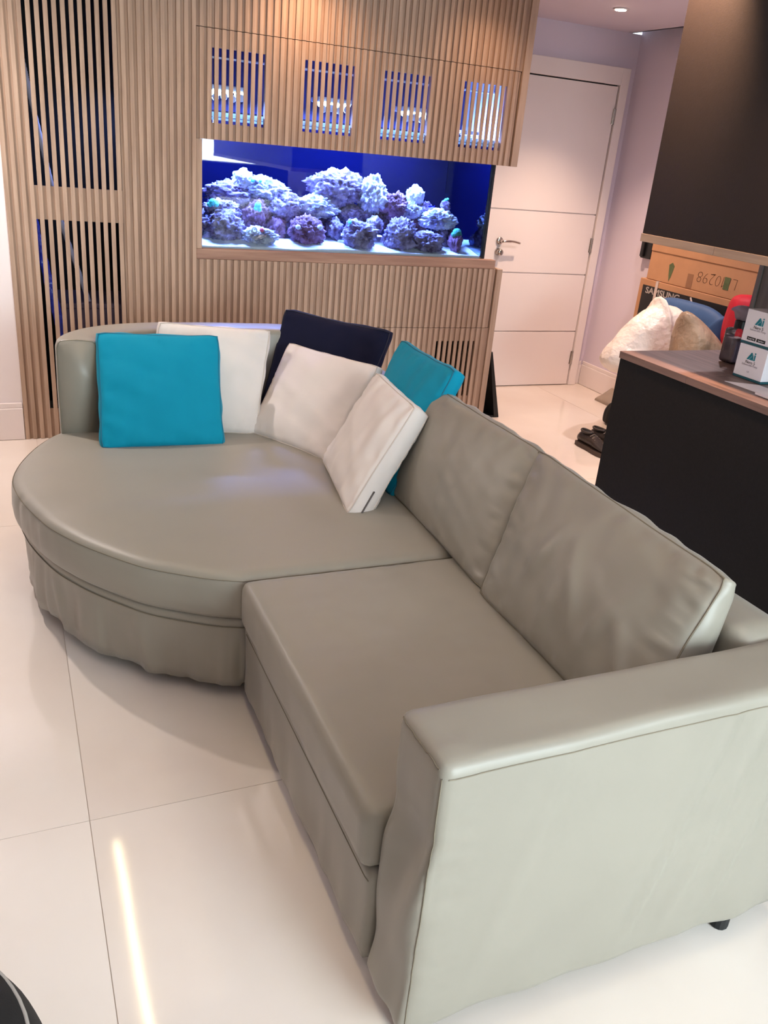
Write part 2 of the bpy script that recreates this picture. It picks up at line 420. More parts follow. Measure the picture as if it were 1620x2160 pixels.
ce = tag(obj('ceiling', boxes([(-2.6, 0.325, -2.2, 5.45, H, H + 0.08), (0.355, 4.03, -2.2, 5.45, H, H + 0.08), (0.325, 0.355, 4.10, 5.45, H, H + 0.08),
                               (0.325, 0.355, -2.2, 4.10, H + 0.05, H + 0.08), (4.03, 4.2, -2.2, 5.45, H + 0.14, H + 0.2), (4.01, 4.03, -2.2, 5.45, H, H + 0.16)]), M['ceiling']),
         'white flat ceiling with a shadow gap along the right wall', 'ceiling', kind='structure')
tag(obj('wall_left', boxes([(-2.7, -2.6, -2.3, 4.72, 0, H)]), M['far_wall']), 'far left wall of the room, darkened to bounce less light', 'wall', kind='structure')
tag(obj('wall_back', boxes([(-2.6, 0.028, 4.615, 4.70, 0, H)]), M['white_wall']), 'white wall beside the slatted wall unit', 'wall', kind='structure')
tag(obj('wall_hall', boxes([(-0.1, 4.2, 5.375, 5.45, 0, H)]), M['taupe_wall']), 'taupe wall holding the white door', 'wall', kind='structure')
tag(obj('wall_right', boxes([(4.11, 4.2, -2.2, 5.375, 0, H + 0.14)]), M['taupe_wall']), 'taupe wall to the right of the white door', 'wall', kind='structure')
tag(obj('wall_front', boxes([(-2.6, 1.0, -2.3, -2.2, 0, H), (3.4, 4.2, -2.3, -2.2, 0, H), (1.0, 3.4, -2.3, -2.2, 2.32, H)]), M['white_wall']), 'white wall with the wide window facing the sofa', 'wall', kind='structure')
wf = tag(obj('window_1', boxes([(1.001, 3.399, -2.29, -2.23, 0.001, 0.06), (1.001, 3.399, -2.29, -2.23, 2.26, 2.319)] + [(x, x + 0.06, -2.29, -2.23, 0.06, 2.26) for x in (1.001, 1.78, 2.56, 3.339)]), M['win_frame']),
         'wide white framed sliding window opposite the aquarium', 'window', kind='structure')
for x0, x1 in ((1.061, 1.78), (1.84, 2.56), (2.62, 3.339)):
    obj('pane', boxes([(x0, x1, -2.262, -2.256, 0.06, 2.26)]), M['win_glass'], wf)
sbd = empty('sideboard', (2.76, -1.9, 0), 'dark brown sideboard added before the window to darken its reflection in the aquarium glass', 'sideboard')  # put in to hide the bright lower window from the tank glass
obj('carcass', boxes([(2.13, 3.39, -2.08, -1.72, 0.06, 1.245), (2.17, 3.35, -2.05, -1.76, 0.001, 0.059)]), M['cab_lam'], sbd)
for k in range(3): obj('cabinet_door', boxes([(2.132 + k * 0.42, 2.548 + k * 0.42, -1.719, -1.70, 0.065, 1.24)], .001), M['cab_lam'], sbd)

def skirting(name, lst, lab):
    return tag(obj(name, boxes(lst, 0.004), M['white_paint']), lab, 'baseboard', kind='structure')
skirting('baseboard_back', [(-2.6, 0.026, 4.597, 4.614, 0.001, 0.172), (-2.6, 0.026, 4.602, 4.614, 0.172, 0.2)], 'tall white baseboard along the white wall beside the slats')
skirting('baseboard_right', [(4.092, 4.109, 0.0, 5.36, 0.001, 0.155), (4.098, 4.109, 0.0, 5.36, 0.155, 0.182)], 'tall white baseboard under the taupe wall right of the door')
skirting('baseboard_hall', [(4.042, 4.092, 5.357, 5.374, 0.001, 0.155), (4.042, 4.092, 5.363, 5.374, 0.155, 0.182)], 'short white baseboard between the door frame and the corner')

# door
dr = empty('door_1', (3.55, 5.345, 0), 'white flush door with three horizontal grooves', 'door', kind='structure')
zs = [0.006, 0.417, 0.838, 1.262, 2.098]
lf = obj('door_leaf', boxes([(3.04, 3.966, 5.352, 5.374, 0.006, 2.098)] + [(3.04, 3.966, 5.34, 5.352, a + (0.004 if i else 0), b - (0.004 if i < 3 else 0)) for i, (a, b) in enumerate(zip(zs, zs[1:]))], 0.0015), M['white_paint'], dr)
obj('door_frame', boxes([(3.975, 4.04, 5.325, 5.374, 0.001, 2.213), (2.96, 3.031, 5.325, 5.374, 0.001, 2.213), (3.031, 3.975, 5.325, 5.374, 2.106, 2.213)], 0.003), M['white_paint'], dr)
obj('door_gap_shade', boxes([(3.031, 3.975, 5.366, 5.3735, 2.0985, 2.106), (3.0312, 3.0398, 5.366, 5.3735, 0.002, 2.106), (3.9662, 3.9748, 5.366, 5.3735, 0.002, 2.106)]), M['dark_in'], dr)  # dark strips stand in for the shade around the door leaf
for z in (1.91, 1.05, 0.215):
    b = bmesh.new(); tube(b, [(3.968, 5.333, z - 0.05), (3.968, 5.333, z + 0.05)], 0.008, 10)
    for k in range(4): tube(b, [(3.968, 5.333, z - 0.045 + k * 0.03 - 0.002), (3.968, 5.333, z - 0.045 + k * 0.03 + 0.002)], 0.0095, 10)
    box(b, 3.955, 3.981, 5.3375, 5.3405, z - 0.05, z + 0.05)
    obj('hinge', b, M['steel'], dr)
hd = obj('door_handle', lathe(bmesh.new(), [(0.025, 5.340), (0.026, 5.335), (0.024, 5.330), (0.012, 5.326)], (3.19, 0, 1.052), 24, 'Y'), M['steel'], dr, True)
b = bmesh.new(); tube(b, catmull([(3.19, 5.328, 1.052), (3.19, 5.296, 1.052), (3.20, 5.285, 1.053), (3.23, 5.284, 1.056), (3.28, 5.286, 1.054), (3.33, 5.29, 1.045)], 5), [0.009] * 10 + [0.0085] * 8 + [0.007] * 8, 10)
obj('lever', b, M['steel'], hd, True)
lk = obj('lock_knob', lathe(bmesh.new(), [(0.024, 5.340), (0.025, 5.334), (0.018, 5.330), (0.016, 5.314), (0.022, 5.306), (0.021, 5.297), (0.01, 5.293)], (3.188, 0, 0.977), 24, 'Y'), M['steel'], dr, True)
obj('turn_tab', boxes([(3.184, 3.192, 5.284, 5.2925, 0.962, 0.992)], 0.001), M['steel'], lk)

# ------------------------------------------------------------------ slatted wall unit
PITCH = 0.0367; SX0 = 0.0287; SWD = 0.0206; SD = 0.0110
XU0, XU1 = 0.028, 2.80
su = empty('slatted_wall_unit', (1.4, 4.9, 0), 'oak slatted wall unit built around the aquarium, behind the sofa', 'wall unit')
BK0, BK1 = YS + SD, YS + SD + 0.016
def gapx(k): return (SX0 + k * PITCH + SWD, SX0 + (k + 1) * PITCH)
def plate(name, x0, x1, z0, z1, holes, m, parent, y0=BK0, y1=BK1):
    """flat board with rectangular openings"""
    xs = sorted({x0, x1, *[h[0] for h in holes], *[h[1] for h in holes]}); zz = sorted({z0, z1, *[h[2] for h in holes], *[h[3] for h in holes]})
    lst = []
    for a, b in zip(zz, zz[1:]):
        run = None
        for c, d in zip(xs, xs[1:]):
            mx, mz = (c + d) / 2, (a + b) / 2
            if any(h[0] < mx < h[1] and h[2] < mz < h[3] for h in holes):
                if run: lst.append((run[0], run[1], y0, y1, a, b)); run = None
            else: run = (run[0], d) if run else (c, d)
        if run: lst.append((run[0], run[1], y0, y1, a, b))
    return obj(name, boxes(lst), m, parent)
GL = (0.1540, 0.566)                      # left grille opening in x
k25 = SX0 + 25 * PITCH - 0.004
plate('backing_board', XU0, 0.9295, 0.0, H, [(GL[0], GL[1], 1.269, 2.26), (GL[0], GL[1], 0.162, 1.1155)], M['wood_back'], su)
plate('backing_board', 0.9295, 2.7545, 2.0335, H, [], M['wood_back'], su)
plate('backing_board', 0.9295, 2.7545, 0.5995, 0.955, [], M['wood_back'], su)
_sm = {}
def slat(x, z0, z1, parent):
    key = (round(z0, 4), round(z1, 4))
    if key not in _sm:
        b = bmesh.new(); box(b, 0, SWD, YS, BK0, z0, z1)
        es = [e for e in b.edges if all(abs(v.co.y - YS) < 1e-6 for v in e.verts) and abs(e.verts[0].co.x - e.verts[1].co.x) < 1e-6]
        bmesh.ops.bevel(b, geom=es, offset=0.0014, segments=1, affect='EDGES')
        me = bpy.data.meshes.new('slat'); b.to_mesh(me); b.free(); me.materials.append(M['wood']); _sm[key] = me
    o = bpy.data.objects.new('slat', _sm[key]); o.location = (x, 0, 0)
    return link(o, parent)
# doors of the unit
HOL = [(gapx(26)[0] + 0.006, gapx(33)[1], 1.617, 1.950), (gapx(39)[0], gapx(46)[1], 1.617, 1.950), (gapx(51)[0], gapx(58)[1], 1.617, 1.950), (gapx(64)[0], gapx(71)[1], 1.617, 1.950)]
fd = plate('flap_door', 0.9335, 2.7480, 1.540, 2.0305, HOL, M['wood_back'], su)
fd['label'] = 'flap door with four slatted vents above the aquarium'
ld = plate('cupboard_door', 1.30, 2.7600, 0.030, 0.5965, [(gapx(64)[0], gapx(71)[1], 0.160, 0.514)], M['wood_back'], su)
ld['label'] = 'cupboard door with a slatted vent below the aquarium'
plate('backing_board', 0.9295, 1.2970, 0.0, 0.5965, [], M['wood_back'], su)
for k in range(74):
    x = SX0 + k * PITCH
    if k < 25: slat(x, 0.001, H - 0.001, su)
    else:
        slat(x, 2.0335, H - 0.001, su); slat(x, 1.540, 2.0305, fd)
        slat(x, 0.5995, 0.956, su)
        slat(x, 0.030, 0.5965, ld if x > 1.30 else su)
obj('end_stile', boxes([(2.7565, XU1, YS, BK1 + 0.01, 1.540, H - 0.001)], 0.001), M['wood'], su)
obj('end_stile', boxes([(2.7625, XU1, YS, BK1 + 0.01, 0.001, 0.956)], 0.001), M['wood'], su)
obj('tank_ledge', boxes([(0.931, 2.745, BK0 - 0.006, 4.66, 0.9565, 1.008)], 0.002), M['wood_trim'], su)
obj('tank_stile', boxes([(0.931, 0.9605, BK0 - 0.006, 4.66, 1.0085, 1.539)], 0.002), M['wood'], su)
YB = 5.30
obj('side_panel', boxes([(2.782, XU1, BK1 + 0.01, YB, 1.540, H - 0.001), ], 0.001), [M['wood']], su)
obj('side_panel', boxes([(2.782, XU1, BK1 + 0.01, YB, 0.001, 0.956)], 0.001), M['wood'], su)
obj('side_panel', boxes([(XU0, 0.046, BK1, YB, 0.001, H - 0.001)]), M['dark_in'], su)
obj('back_panel', boxes([(0.046, 2.782, YB, YB + 0.018, 0.001, H - 0.001)]), M['dark_in'], su)
obj('hood_lining', boxes([(2.772, 2.7815, BK1 + 0.012, YB, 1.56, 2.3)]), M['hood_white'], su)
obj('hood_lining', boxes([(0.951, 2.7715, YB - 0.012, YB - 0.001, 1.69, 2.10)]), M['hood_blue'], su)  # added back board; the lamps' blue glow is put into its colour
obj('light_stop_strip', boxes([(0.951, 2.7715, BK1 + 0.0015, BK1 + 0.010, 2.022, 2.042), (2.738, 2.7815, BK1 + 0.0015, BK1 + 0.010, 1.557, 2.0215), (0.951, 2.7, BK1 + 0.0015, BK1 + 0.010, 0.588, 0.606)]), M['dark_in'], su)  # unseen strips added to block lamp light leaking through the door gaps
obj('hood_floor', boxes([(2.70, 2.7815, BK1 + 0.012, YB, 1.540, 1.556)]), M['wood_back'], su)
obj('divider', boxes([(0.936, 0.950, BK1 + 0.002, YB, 0.001, 1.60), (0.936, 0.950, BK1 + 0.002, YB, 1.98, H - 0.001)]), M['dark_in'], su)
obj('counter_top_board', boxes([(0.951, 2.7815, 4.662, YB, 0.93, 0.956)]), M['wood_back'], su)

# equipment seen behind the left grille
hz = catmull([(0.13, 4.82, 1.95), (0.160, 4.82, 1.781), (0.174, 4.82, 1.692), (0.211, 4.82, 1.478), (0.251, 4.82, 1.254), (0.285, 4.82, 1.084), (0.352, 4.82, 0.851), (0.422, 4.82, 0.60), (0.445, 4.82, 0.50)], 14)
b = bmesh.new(); tube(b, hz, [0.0125 + 0.0015 * (i % 2) for i in range(len(hz))], 10)
hs_ = empty('ribbed_hose', (0.445, 4.82, 0.5), 'ribbed grey hose running diagonally behind the left slatted vents', 'hose')
obj('hose_run', b, M['hose'], hs_, True)
b = bmesh.new(); lathe(b, [(0.017, 0), (0.020, 0.004), (0.020, 0.03), (0.015, 0.036)], (0.445, 4.82, 0.482), 14); obj('hose_collar', b, M['plastic_black'], hs_, True)
b = bmesh.new()
pp = catmull([(0.155, 4.74, 1.16), (0.165, 4.74, 1.05), (0.185, 4.74, 0.90), (0.215, 4.74, 0.73), (0.245, 4.74, 0.56), (0.28, 4.74, 0.40)], 8)
prev = None
for i, p in enumerate(pp):
    wd = 0.012 + 0.035 * min(1, i / 20)
    row = [b.verts.new(p + Vector((wd * s * 0.5 + 0.006 * nz((i * .4, s, 2)), 0.01 * nz((i * .5, s * 2, 0), 1.3) , 0))) for s in (-1, -.33, .33, 1)]
    if prev:
        for a in range(3): b.faces.new((prev[a], prev[a + 1], row[a + 1], row[a]))
    prev = row
o = obj('crumpled_film', b, M['film'], None, True); md = o.modifiers.new('thickness', 'SOLIDIFY'); md.thickness = 0.003
tag(o, 'crumpled plastic film, coloured as if lit blue, hanging at the far end of the lower left vent', 'plastic film')
eb = empty('sump_box', (0.43, 4.95, 0), 'dark violet equipment box low behind the left slatted vent', 'box')
obj('box_body', boxes([(0.24, 0.70, 4.76, 5.15, 0.02, 0.66)], 0.004), M['violet_box'], eb)
obj('box_lid', boxes([(0.235, 0.705, 4.755, 5.155, 0.6605, 0.688)], 0.004), M['violet_box'], eb)

# ------------------------------------------------------------------ aquarium
aq = empty('aquarium', (1.82, 4.9, 0.957), 'long reef aquarium glowing blue inside the slatted wall', 'aquarium')
TX0, TX1, TY0, TY1, TZ0, TZ1 = 0.9615, 2.692, 4.663, 5.24, 0.9575, 1.665
obj('front_pane', boxes([(TX0, TX1, 4.664, 4.674, 0.9985, TZ1)]), M['glass'], aq)
obj('side_pane', boxes([(TX0, TX0 + 0.01, 4.675, TY1, 0.9985, TZ1)]), M['tank_back'], aq)['label'] = 'blacked-out left side pane'
obj('side_pane', boxes([(TX1 - 0.022, TX1 - 0.012, 4.675, TY1, 0.9985, TZ1)]), M['side_glass'], aq)['label'] = 'clear right side pane mirroring the rocks'
obj('back_pane', boxes([(TX0 + 0.011, TX1 - 0.023, TY1 - 0.012, TY1, 0.9985, TZ1)]), M['tank_back'], aq)
obj('bottom_pane', boxes([(TX0, TX1, 4.664, TY1, TZ0, 0.998)]), M['silicone'], aq)
obj('silicone_seam', boxes([(TX1 - 0.011, TX1 + 0.003, 4.6625, 4.69, 0.9985, TZ1), (TX1 - 0.011, TX1 + 0.003, 4.69, TY1, 0.9985, TZ1)]), M['silicone'], aq)
obj('rim', boxes([(TX0, TX1, 4.650, 4.676, TZ1 - 0.033, TZ1 - 0.021), (TX0, TX1, 4.650, 4.672, TZ1 - 0.018, TZ1 + 0.004), (TX0, TX1, TY1 - 0.012, TY1 + 0.01, TZ1 + 0.0005, TZ1 + 0.014)], 0.001), M['rim'], aq)
def sand_z(x, y): return 1.020 + 0.012 * nz((x * 3.2, y * 4, 0)) + 0.005 * nz((x * 9, y * 9, 3)) + 0.030 * sstep(4.66, 4.86, y) + 0.02 * (y - 4.68)
b = bmesh.new(); NX, NY = 110, 34; g = {}
for i in range(NX + 1):
    for j in range(NY + 1):
        x = TX0 + 0.012 + (TX1 - TX0 - 0.036) * i / NX; y = 4.677 + (TY1 - 4.692) * j / NY
        g[i, j] = b.verts.new((x, y, sand_z(x, y)))
bt = [b.verts.new((TX0 + 0.012 + (TX1 - TX0 - 0.036) * i / NX, 4.677, 0.999)) for i in range(NX + 1)]
for i in range(NX):
    b.faces.new((bt[i], bt[i + 1], g[i + 1, 0], g[i, 0]))
    for j in range(NY): b.faces.new((g[i, j], g[i + 1, j], g[i + 1, j + 1], g[i, j + 1]))
o = obj('sand_bed', b, M['sand'], aq, True); o['kind'] = 'stuff'
obj('water', boxes([(TX0 + 0.0105, TX1 - 0.0225, 4.6745, TY1 - 0.0125, 1.0, 1.628)]), M['water'], aq)

ROCKS = [
 (1.211, 5.02, 1.267, .130, .062, 'rock', 'flat grey-violet rock shelf high at the left end of the aquarium'),
 (1.275, 5.00, 1.345, .058, .050, 'rock_pale', 'small bright white rock peak on the left rock shelf'),
 (1.413, 5.02, 1.290, .128, .070, 'rock_pale', 'broad pale rock capping the left reef mound'),
 (1.512, 4.95, 1.213, .097, .076, 'rock', 'knobbly lavender rock on the right shoulder of the left mound'),
 (1.135, 4.90, 1.180, .100, .054, 'rock', 'lavender rock with a cyan polyp by the left end wall'),
 (1.123, 4.82, 1.102, .112, .078, 'rock', 'rounded lavender rock on the sand at the far left end'),
 (1.063, 4.97, 1.096, .040, .080, 'rock', 'narrow upright rock against the left end of the tank'),
 (1.338, 4.95, 1.148, .084, .092, 'rock_red', 'reddish brown rock with a cyan polyp inside the left mound'),
 (1.307, 4.74, 1.072, .082, .046, 'rock_pale', 'low pale rock with white ring polyps and a pink spot on the front sand'),
 (1.447, 4.90, 1.091, .060, .066, 'rock_red', 'brown rock standing on sand between the left mound and its cave'),
 (1.589, 4.80, 1.104, .096, .078, 'rock_red', 'reddish rock with two white polyps on the sand left of centre'),
 (1.687, 4.92, 1.225, .110, .060, 'rock_pale', 'pale arch rock with round holes beneath the large top boulder'),
 (1.825, 4.98, 1.333, .160, .096, 'rock', 'largest boulder, pale and rounded, topping the middle reef mound'),
 (1.783, 4.86, 1.117, .044, .056, 'rock', 'small egg-shaped lavender rock upright in front of the middle cave'),
 (1.762, 5.02, 1.124, .062, .086, 'rock', 'shaded rock deep in the middle cave'),
 (2.042, 4.95, 1.313, .082, .098, 'rock_pale', 'brightest white knobbly rock tower right of the large boulder'),
 (1.951, 4.99, 1.193, .112, .054, 'rock', 'flat layered rock ledge under the large boulder'),
 (2.176, 4.93, 1.257, .080, .075, 'rock_red', 'brownish knobbly rock between the white tower and the pale spire'),
 (2.344, 4.98, 1.317, .046, .068, 'rock_pale', 'pale blue pointed spire right of the brownish rock'),
 (2.289, 4.92, 1.240, .068, .042, 'rock_pale', 'smooth pale rock at the foot of the pointed spire'),
 (2.403, 4.95, 1.244, .050, .046, 'rock', 'small lavender rock just right of the pointed spire'),
 (2.464, 4.88, 1.205, .112, .058, 'rock_pale', 'pale cyan overhanging rock on the right reef mound'),
 (2.511, 4.90, 1.282, .030, .030, 'rock', 'tiny rock pinnacle with a teal tip on the right mound'),
 (2.174, 4.78, 1.105, .094, .090, 'rock', 'round lavender rock on the front sand below the brownish rock'),
 (2.342, 4.76, 1.078, .092, .062, 'rock', 'low knobbly rock on the front sand of the right mound'),
 (2.536, 4.76, 1.090, .036, .058, 'rock_red', 'small upright rock with a green cap at the right end of the reef'),
 (1.903, 4.76, 1.101, .100, .072, 'rock', 'broad pitted rock with a green polyp on the front sand at centre'),
 (2.040, 4.86, 1.149, .052, .052, 'rock', 'small rock wedged below the white tower'),
 (2.541, 4.90, 1.081, .062, .080, 'rock', 'leaning rock leg carrying the right overhang'),
 (2.173, 5.02, 1.171, .108, .058, 'rock_red', 'shaded brown rock behind the front rocks right of centre'),
 (2.345, 4.97, 1.148, .070, .060, 'rock_red', 'shaded rock in the cave of the right mound'),
]
rock_objs = []
for i, (x, y, z, rx, rz, mk, lab) in enumerate(ROCKS):
    b = bmesh.new(); bmesh.ops.create_icosphere(b, subdivisions=5 if rx > .06 else 4, radius=1.0)
    sd = i * 5.31; c = Vector((x, y, z)); ry = min(max(rx, rz) * 0.8, 0.085)
    for v in b.verts:
        n = v.co.normalized(); q = n * 1.0
        d = 1 + 0.30 * nz(n, 1.3, sd) + 0.20 * abs(nz(n, 3.1, sd + 2)) + 0.20 * nz(n, 5.5, sd + 7) + 0.15 * nz(n, 11, sd) + 0.08 * nz(n, 22, sd)
        hole = nz(n, 2.6, sd + 30)
        if hole > 0.28: d -= 0.9 * (hole - 0.28)
        v.co = Vector((n.x * rx * d, n.y * ry * d, n.z * rz * d)) + c
    o = obj('reef_rock', b, M[mk], None, True)
    tag(o, lab, 'rock', 'live rocks in the aquarium'); rock_objs.append(o)
def blob(name, parts, m, parent, sd=0.0, amp=0.25):
    b = bmesh.new()
    for k, (cx, cy, cz, r) in enumerate(parts):
        ret = bmesh.ops.create_icosphere(b, subdivisions=2, radius=1.0)
        for v in ret['verts']:
            n = v.co.normalized(); v.co = Vector((cx, cy, cz)) + n * r * (1 + amp * nz(n, 3, sd + k))
    return obj(name, b, m, parent, True)
blob('polyp', [(1.067, 4.845, 1.225, .020), (1.085, 4.84, 1.216, .016), (1.052, 4.85, 1.212, .014)], M['coral_cyan'], rock_objs[4])
blob('polyp', [(1.324, 4.86, 1.222, .018), (1.332, 4.855, 1.202, .013), (1.315, 4.865, 1.205, .012)], M['coral_cyan'], rock_objs[7])
blob('polyp', [(1.303, 4.69, 1.108, .012)], M['coral_pink'], rock_objs[8])
b = bmesh.new()
for (cx, cz, r) in ((1.262, 1.108, .013), (1.238, 1.095, .011), (1.28, 1.09, .010)):
    pts = [(cx + r * math.cos(a), 4.69, cz + r * math.sin(a)) for a in [2 * math.pi * k / 12 for k in range(12)]]; tube(b, pts, .004, 6, closed=True)
obj('ring_polyps', b, M['coral_white'], rock_objs[8], True)
blob('polyp', [(1.520, 4.725, 1.130, .014)], M['coral_white'], rock_objs[10]); blob('polyp', [(1.648, 4.725, 1.135, .015)], M['coral_white'], rock_objs[10])
blob('polyp', [(1.835, 4.74, 1.168, .012), (1.833, 4.74, 1.15, .010), (1.84, 4.74, 1.135, .009)], M['coral_cyan'], rock_objs[26])
blob('coral_cap', [(2.533, 4.748, 1.142, .027), (2.548, 4.748, 1.13, .02), (2.518, 4.748, 1.13, .02)], M['coral_green'], rock_objs[25])
blob('coral_tip', [(2.512, 4.90, 1.315, .010), (2.525, 4.90, 1.322, .008), (2.50, 4.90, 1.308, .008)], M['coral_cyan'], rock_objs[22])
blob('polyp', [(1.312, 4.94, 1.345, .010), (1.36, 4.95, 1.345, .009)], M['coral_cyan'], rock_objs[2])
# small fish
fs = empty('small_fish', (2.383, 4.84, 1.277), 'tiny bright blue fish swimming right of the pale spire', 'fish')
b = bmesh.new(); bmesh.ops.create_uvsphere(b, u_segments=14, v_segments=8, radius=1)
for v in b.verts: v.co = Vector((2.383 + v.co.x * .017, 4.84 + v.co.y * .004, 1.277 + v.co.z * .0065 * (1 - .35 * v.co.x)))
obj('body', b, M['fish'], fs, True)
b = bmesh.new(); tv = [b.verts.new(p) for p in ((2.397, 4.839, 1.277), (2.412, 4.839, 1.284), (2.408, 4.839, 1.277), (2.412, 4.839, 1.270), (2.397, 4.841, 1.277), (2.412, 4.841, 1.284), (2.408, 4.841, 1.277), (2.412, 4.841, 1.270))]
b.faces.new(tv[:4]); b.faces.new(tv[4:][::-1])
for a in range(4): b.faces.new((tv[a], tv[4 + a], tv[4 + (a + 1) % 4], tv[(a + 1) % 4]))
obj('tail_fin', b, M['fish'], fs)

# lamps above the tank, behind the vents
for i, (lx, lab) in enumerate(((1.15, 'white reef lamp behind the first vent from the left above the aquarium'), (1.745, 'white reef lamp behind the second vent above the aquarium'), (2.25, 'white reef lamp behind the third vent above the aquarium'))):
    lp = empty('reef_lamp', (lx, 4.92, 1.93), lab, 'lamp', 'lamps hanging over the aquarium')
    obj('housing', boxes([(lx - 0.10, lx + 0.10, 4.85, 4.99, 1.775, 1.802)], 0.008), M['lamp_body'], lp)
    for dx in (-0.065, 0, 0.065):
        b = bmesh.new(); lathe(b, [(0.030, 1.774), (0.028, 1.757), (0.018, 1.750)], (lx + dx, 4.875, 0), 16); obj('lens', b, M['led_blue'], lp, True)
    b = bmesh.new()
    for k in range(4): lathe(b, [(0.017, 4.842), (0.019, 4.849)], (lx - 0.07 + k * 0.045, 0, 1.742 + 0.008 * (k % 2)), 12, 'Y')
    obj('fan_grommets', b, M['lamp_body'], lp)
    b = bmesh.new(); tube(b, [(lx - 0.06, 4.92, 1.802), (lx - 0.06, 4.92, 1.925)], .004, 8); tube(b, [(lx + 0.06, 4.92, 1.802), (lx + 0.06, 4.92, 1.925)], .004, 8)
    obj('hanger', b, M['plastic_black'], lp)
    L = area('reef_light', (lx, 4.93, 1.742), (0, 0, 0), 0.30, 0.16, 34, (0.22, 0.36, 1.0)); L.parent = lp; L.matrix_parent_inverse = Matrix.Translation(lp.location).inverted()
rl = tag(obj('lamp_rail', boxes([(0.951, 2.7715, 4.905, 4.935, 1.925, 1.934)], 0.001), M['lamp_body']), 'slim white rail carrying the reef lamps above the tank', 'rail')
# strip lamp washing the right lining of the hood
sl = empty('strip_lamp', (2.60, 4.95, 1.68), 'blue white strip lamp at the right end above the aquarium', 'lamp')
obj('housing', boxes([(2.52, 2.66, 4.82, 5.10, 1.692, 1.710)], 0.003), M['lamp_body'], sl)
obj('diffuser', boxes([(2.661, 2.667, 4.83, 5.09, 1.690, 1.706)], 0.001), M['led_blue'], sl)
L = area('strip_light', (2.672, 4.95, 1.70), (0, math.radians(-112), 0), 0.05, 0.26, 4.0, (0.24, 0.40, 1.0)); L.parent = sl; L.matrix_parent_inverse = Matrix.Translation(sl.location).inverted()

# ------------------------------------------------------------------ ceiling lights
def downlight(x, y, lab, power, color=WARM, angle=2.0, grp='recessed downlights', tilt=(0, 0, 0)):
    t = empty('recessed_downlight', (x, y, H), lab, 'ceiling light', grp)
    b = bmesh.new(); lathe(b, [(0.032, H - 0.001), (0.045, H - 0.001), (0.046, H - 0.005), (0.034, H - 0.007)], (x, y, 0), 28); bmesh.ops.recalc_face_normals(b, faces=b.faces)
    obj('trim_ring', b, M['white_paint'], t, True)
    b = bmesh.new(); lathe(b, [(0.0325, H - 0.0075), (0.031, H - 0.010), (0.02, H - 0.0115)], (x, y, 0), 24); obj('lens', b, M['led_warm'], t, True)
    s = spot('downlight_beam', (x, y, H - 0.025), power, color, angle, 0.9, 0.03, tilt); s.parent = t; s.matrix_parent_inverse = Matrix.Translation(t.location).inverted()
downlight(3.39, 4.67, 'lit recessed downlight in the hall ceiling in front of the white door', 78, (1.0, 0.69, 0.49), 1.6)
downlight(1.45, 4.36, 'recessed downlight in front of the slats over the middle of the aquarium', 14, (1.0, 0.56, 0.30), 2.5)
downlight(2.45, 4.30, 'recessed downlight in front of the slats near their right end', 7, (1.0, 0.62, 0.38), 2.5)
downlight(1.70, 0.95, 'recessed downlight above the sofa arm', 12, (1.0, 0.76, 0.52), 1.7)
for _y, _l in ((2.46, 'adjustable downlight washing the far end of the dark overhead cabinet'), (1.80, 'adjustable downlight washing the middle of the dark overhead cabinet')):
    downlight(1.94, _y, _l, 150, (1.0, 0.58, 0.34), 1.15, tilt=(0, math.radians(-29), 0))
downlight(-0.50, 4.05, 'recessed downlight by the white wall left of the slats', 72, (1.0, 0.88, 0.82), 2.6)
downlight(-1.9, 1.70, 'recessed downlight over the open floor left of the sofa', 6, (1.0, 0.80, 0.66), 2.0)
downlight(3.3, 3.4, 'added fill lamp over the bags behind the counter', 42, (0.98, 0.86, 0.9), 3.0)  # added lamp that fills the dim hall with soft ambient light
# linear light recessed in the ceiling
ls = empty('linear_light', (0.34, 1.5, H), 'long warm linear light recessed in the ceiling above the sofa edge', 'ceiling light')
obj('channel', boxes([(0.3255, 0.329, -1.0, 4.0995, H - 0.001, H + 0.049), (0.351, 0.3545, -1.0, 4.0995, H - 0.001, H + 0.049)]), M['white_paint'], ls)
obj('diffuser', boxes([(0.3292, 0.3508, -1.0, 4.0995, H + 0.002, H + 0.01)]), M['led_strip'], ls)

# ------------------------------------------------------------------ sofa
so = empty('sofa', (0.8, 2.2, 0), 'taupe satin covered corner sofa with a rounded chaise end', 'sofa')
def xy(p): return Vector((p[0], p[1], 0))
ARC = catmull([xy(p) for p in ((0.545, 2.052), (0.480, 2.078), (0.409, 2.118), (0.288, 2.206), (0.169, 2.345), (0.105, 2.440), (0.048, 2.550), (-0.004, 2.708), (-0.032, 2.840), (-0.040, 2.950), (-0.016, 3.090), (0.035, 3.240), (0.095, 3.360), (0.160, 3.440), (0.30, 3.545), (0.50, 3.60), (0.80, 3.61), (1.10, 3.57), (1.29, 3.45), (1.385, 3.25), (1.395, 2.9), (1.395, 2.5), (1.395, 2.25), (1.395, 2.15), (1.372, 2.085), (1.31, 2.055), (1.22, 2.052))], 12)
def thin(P, step):
    out = [P[0]]; acc = 0
    for a, b_ in zip(P, P[1:]):
        acc += (b_ - a).length
        if acc >= step: out.append(b_); acc = 0
    return out
def outline(step): 
    P = thin(ARC, step)
    a, b_ = P[-1], P[0]; k = int((b_ - a).length / step)
    return P + [a.lerp(b_, i / k) for i in range(1, k)]
def normals(P):
    n = len(P); out = []
    for i in range(n):
        t = P[(i + 1) % n] - P[i - 1]; nn = Vector((t.y, -t.x, 0)).normalized(); out.append(nn)
    A = sum(P[i].x * P[(i + 1) % n].y - P[(i + 1) % n].x * P[i].y for i in range(n))
    return out if A > 0 else [-q for q in out]
OUT = outline(0.011); ON = normals(OUT); cen = Vector((0.72, 2.82, 0))
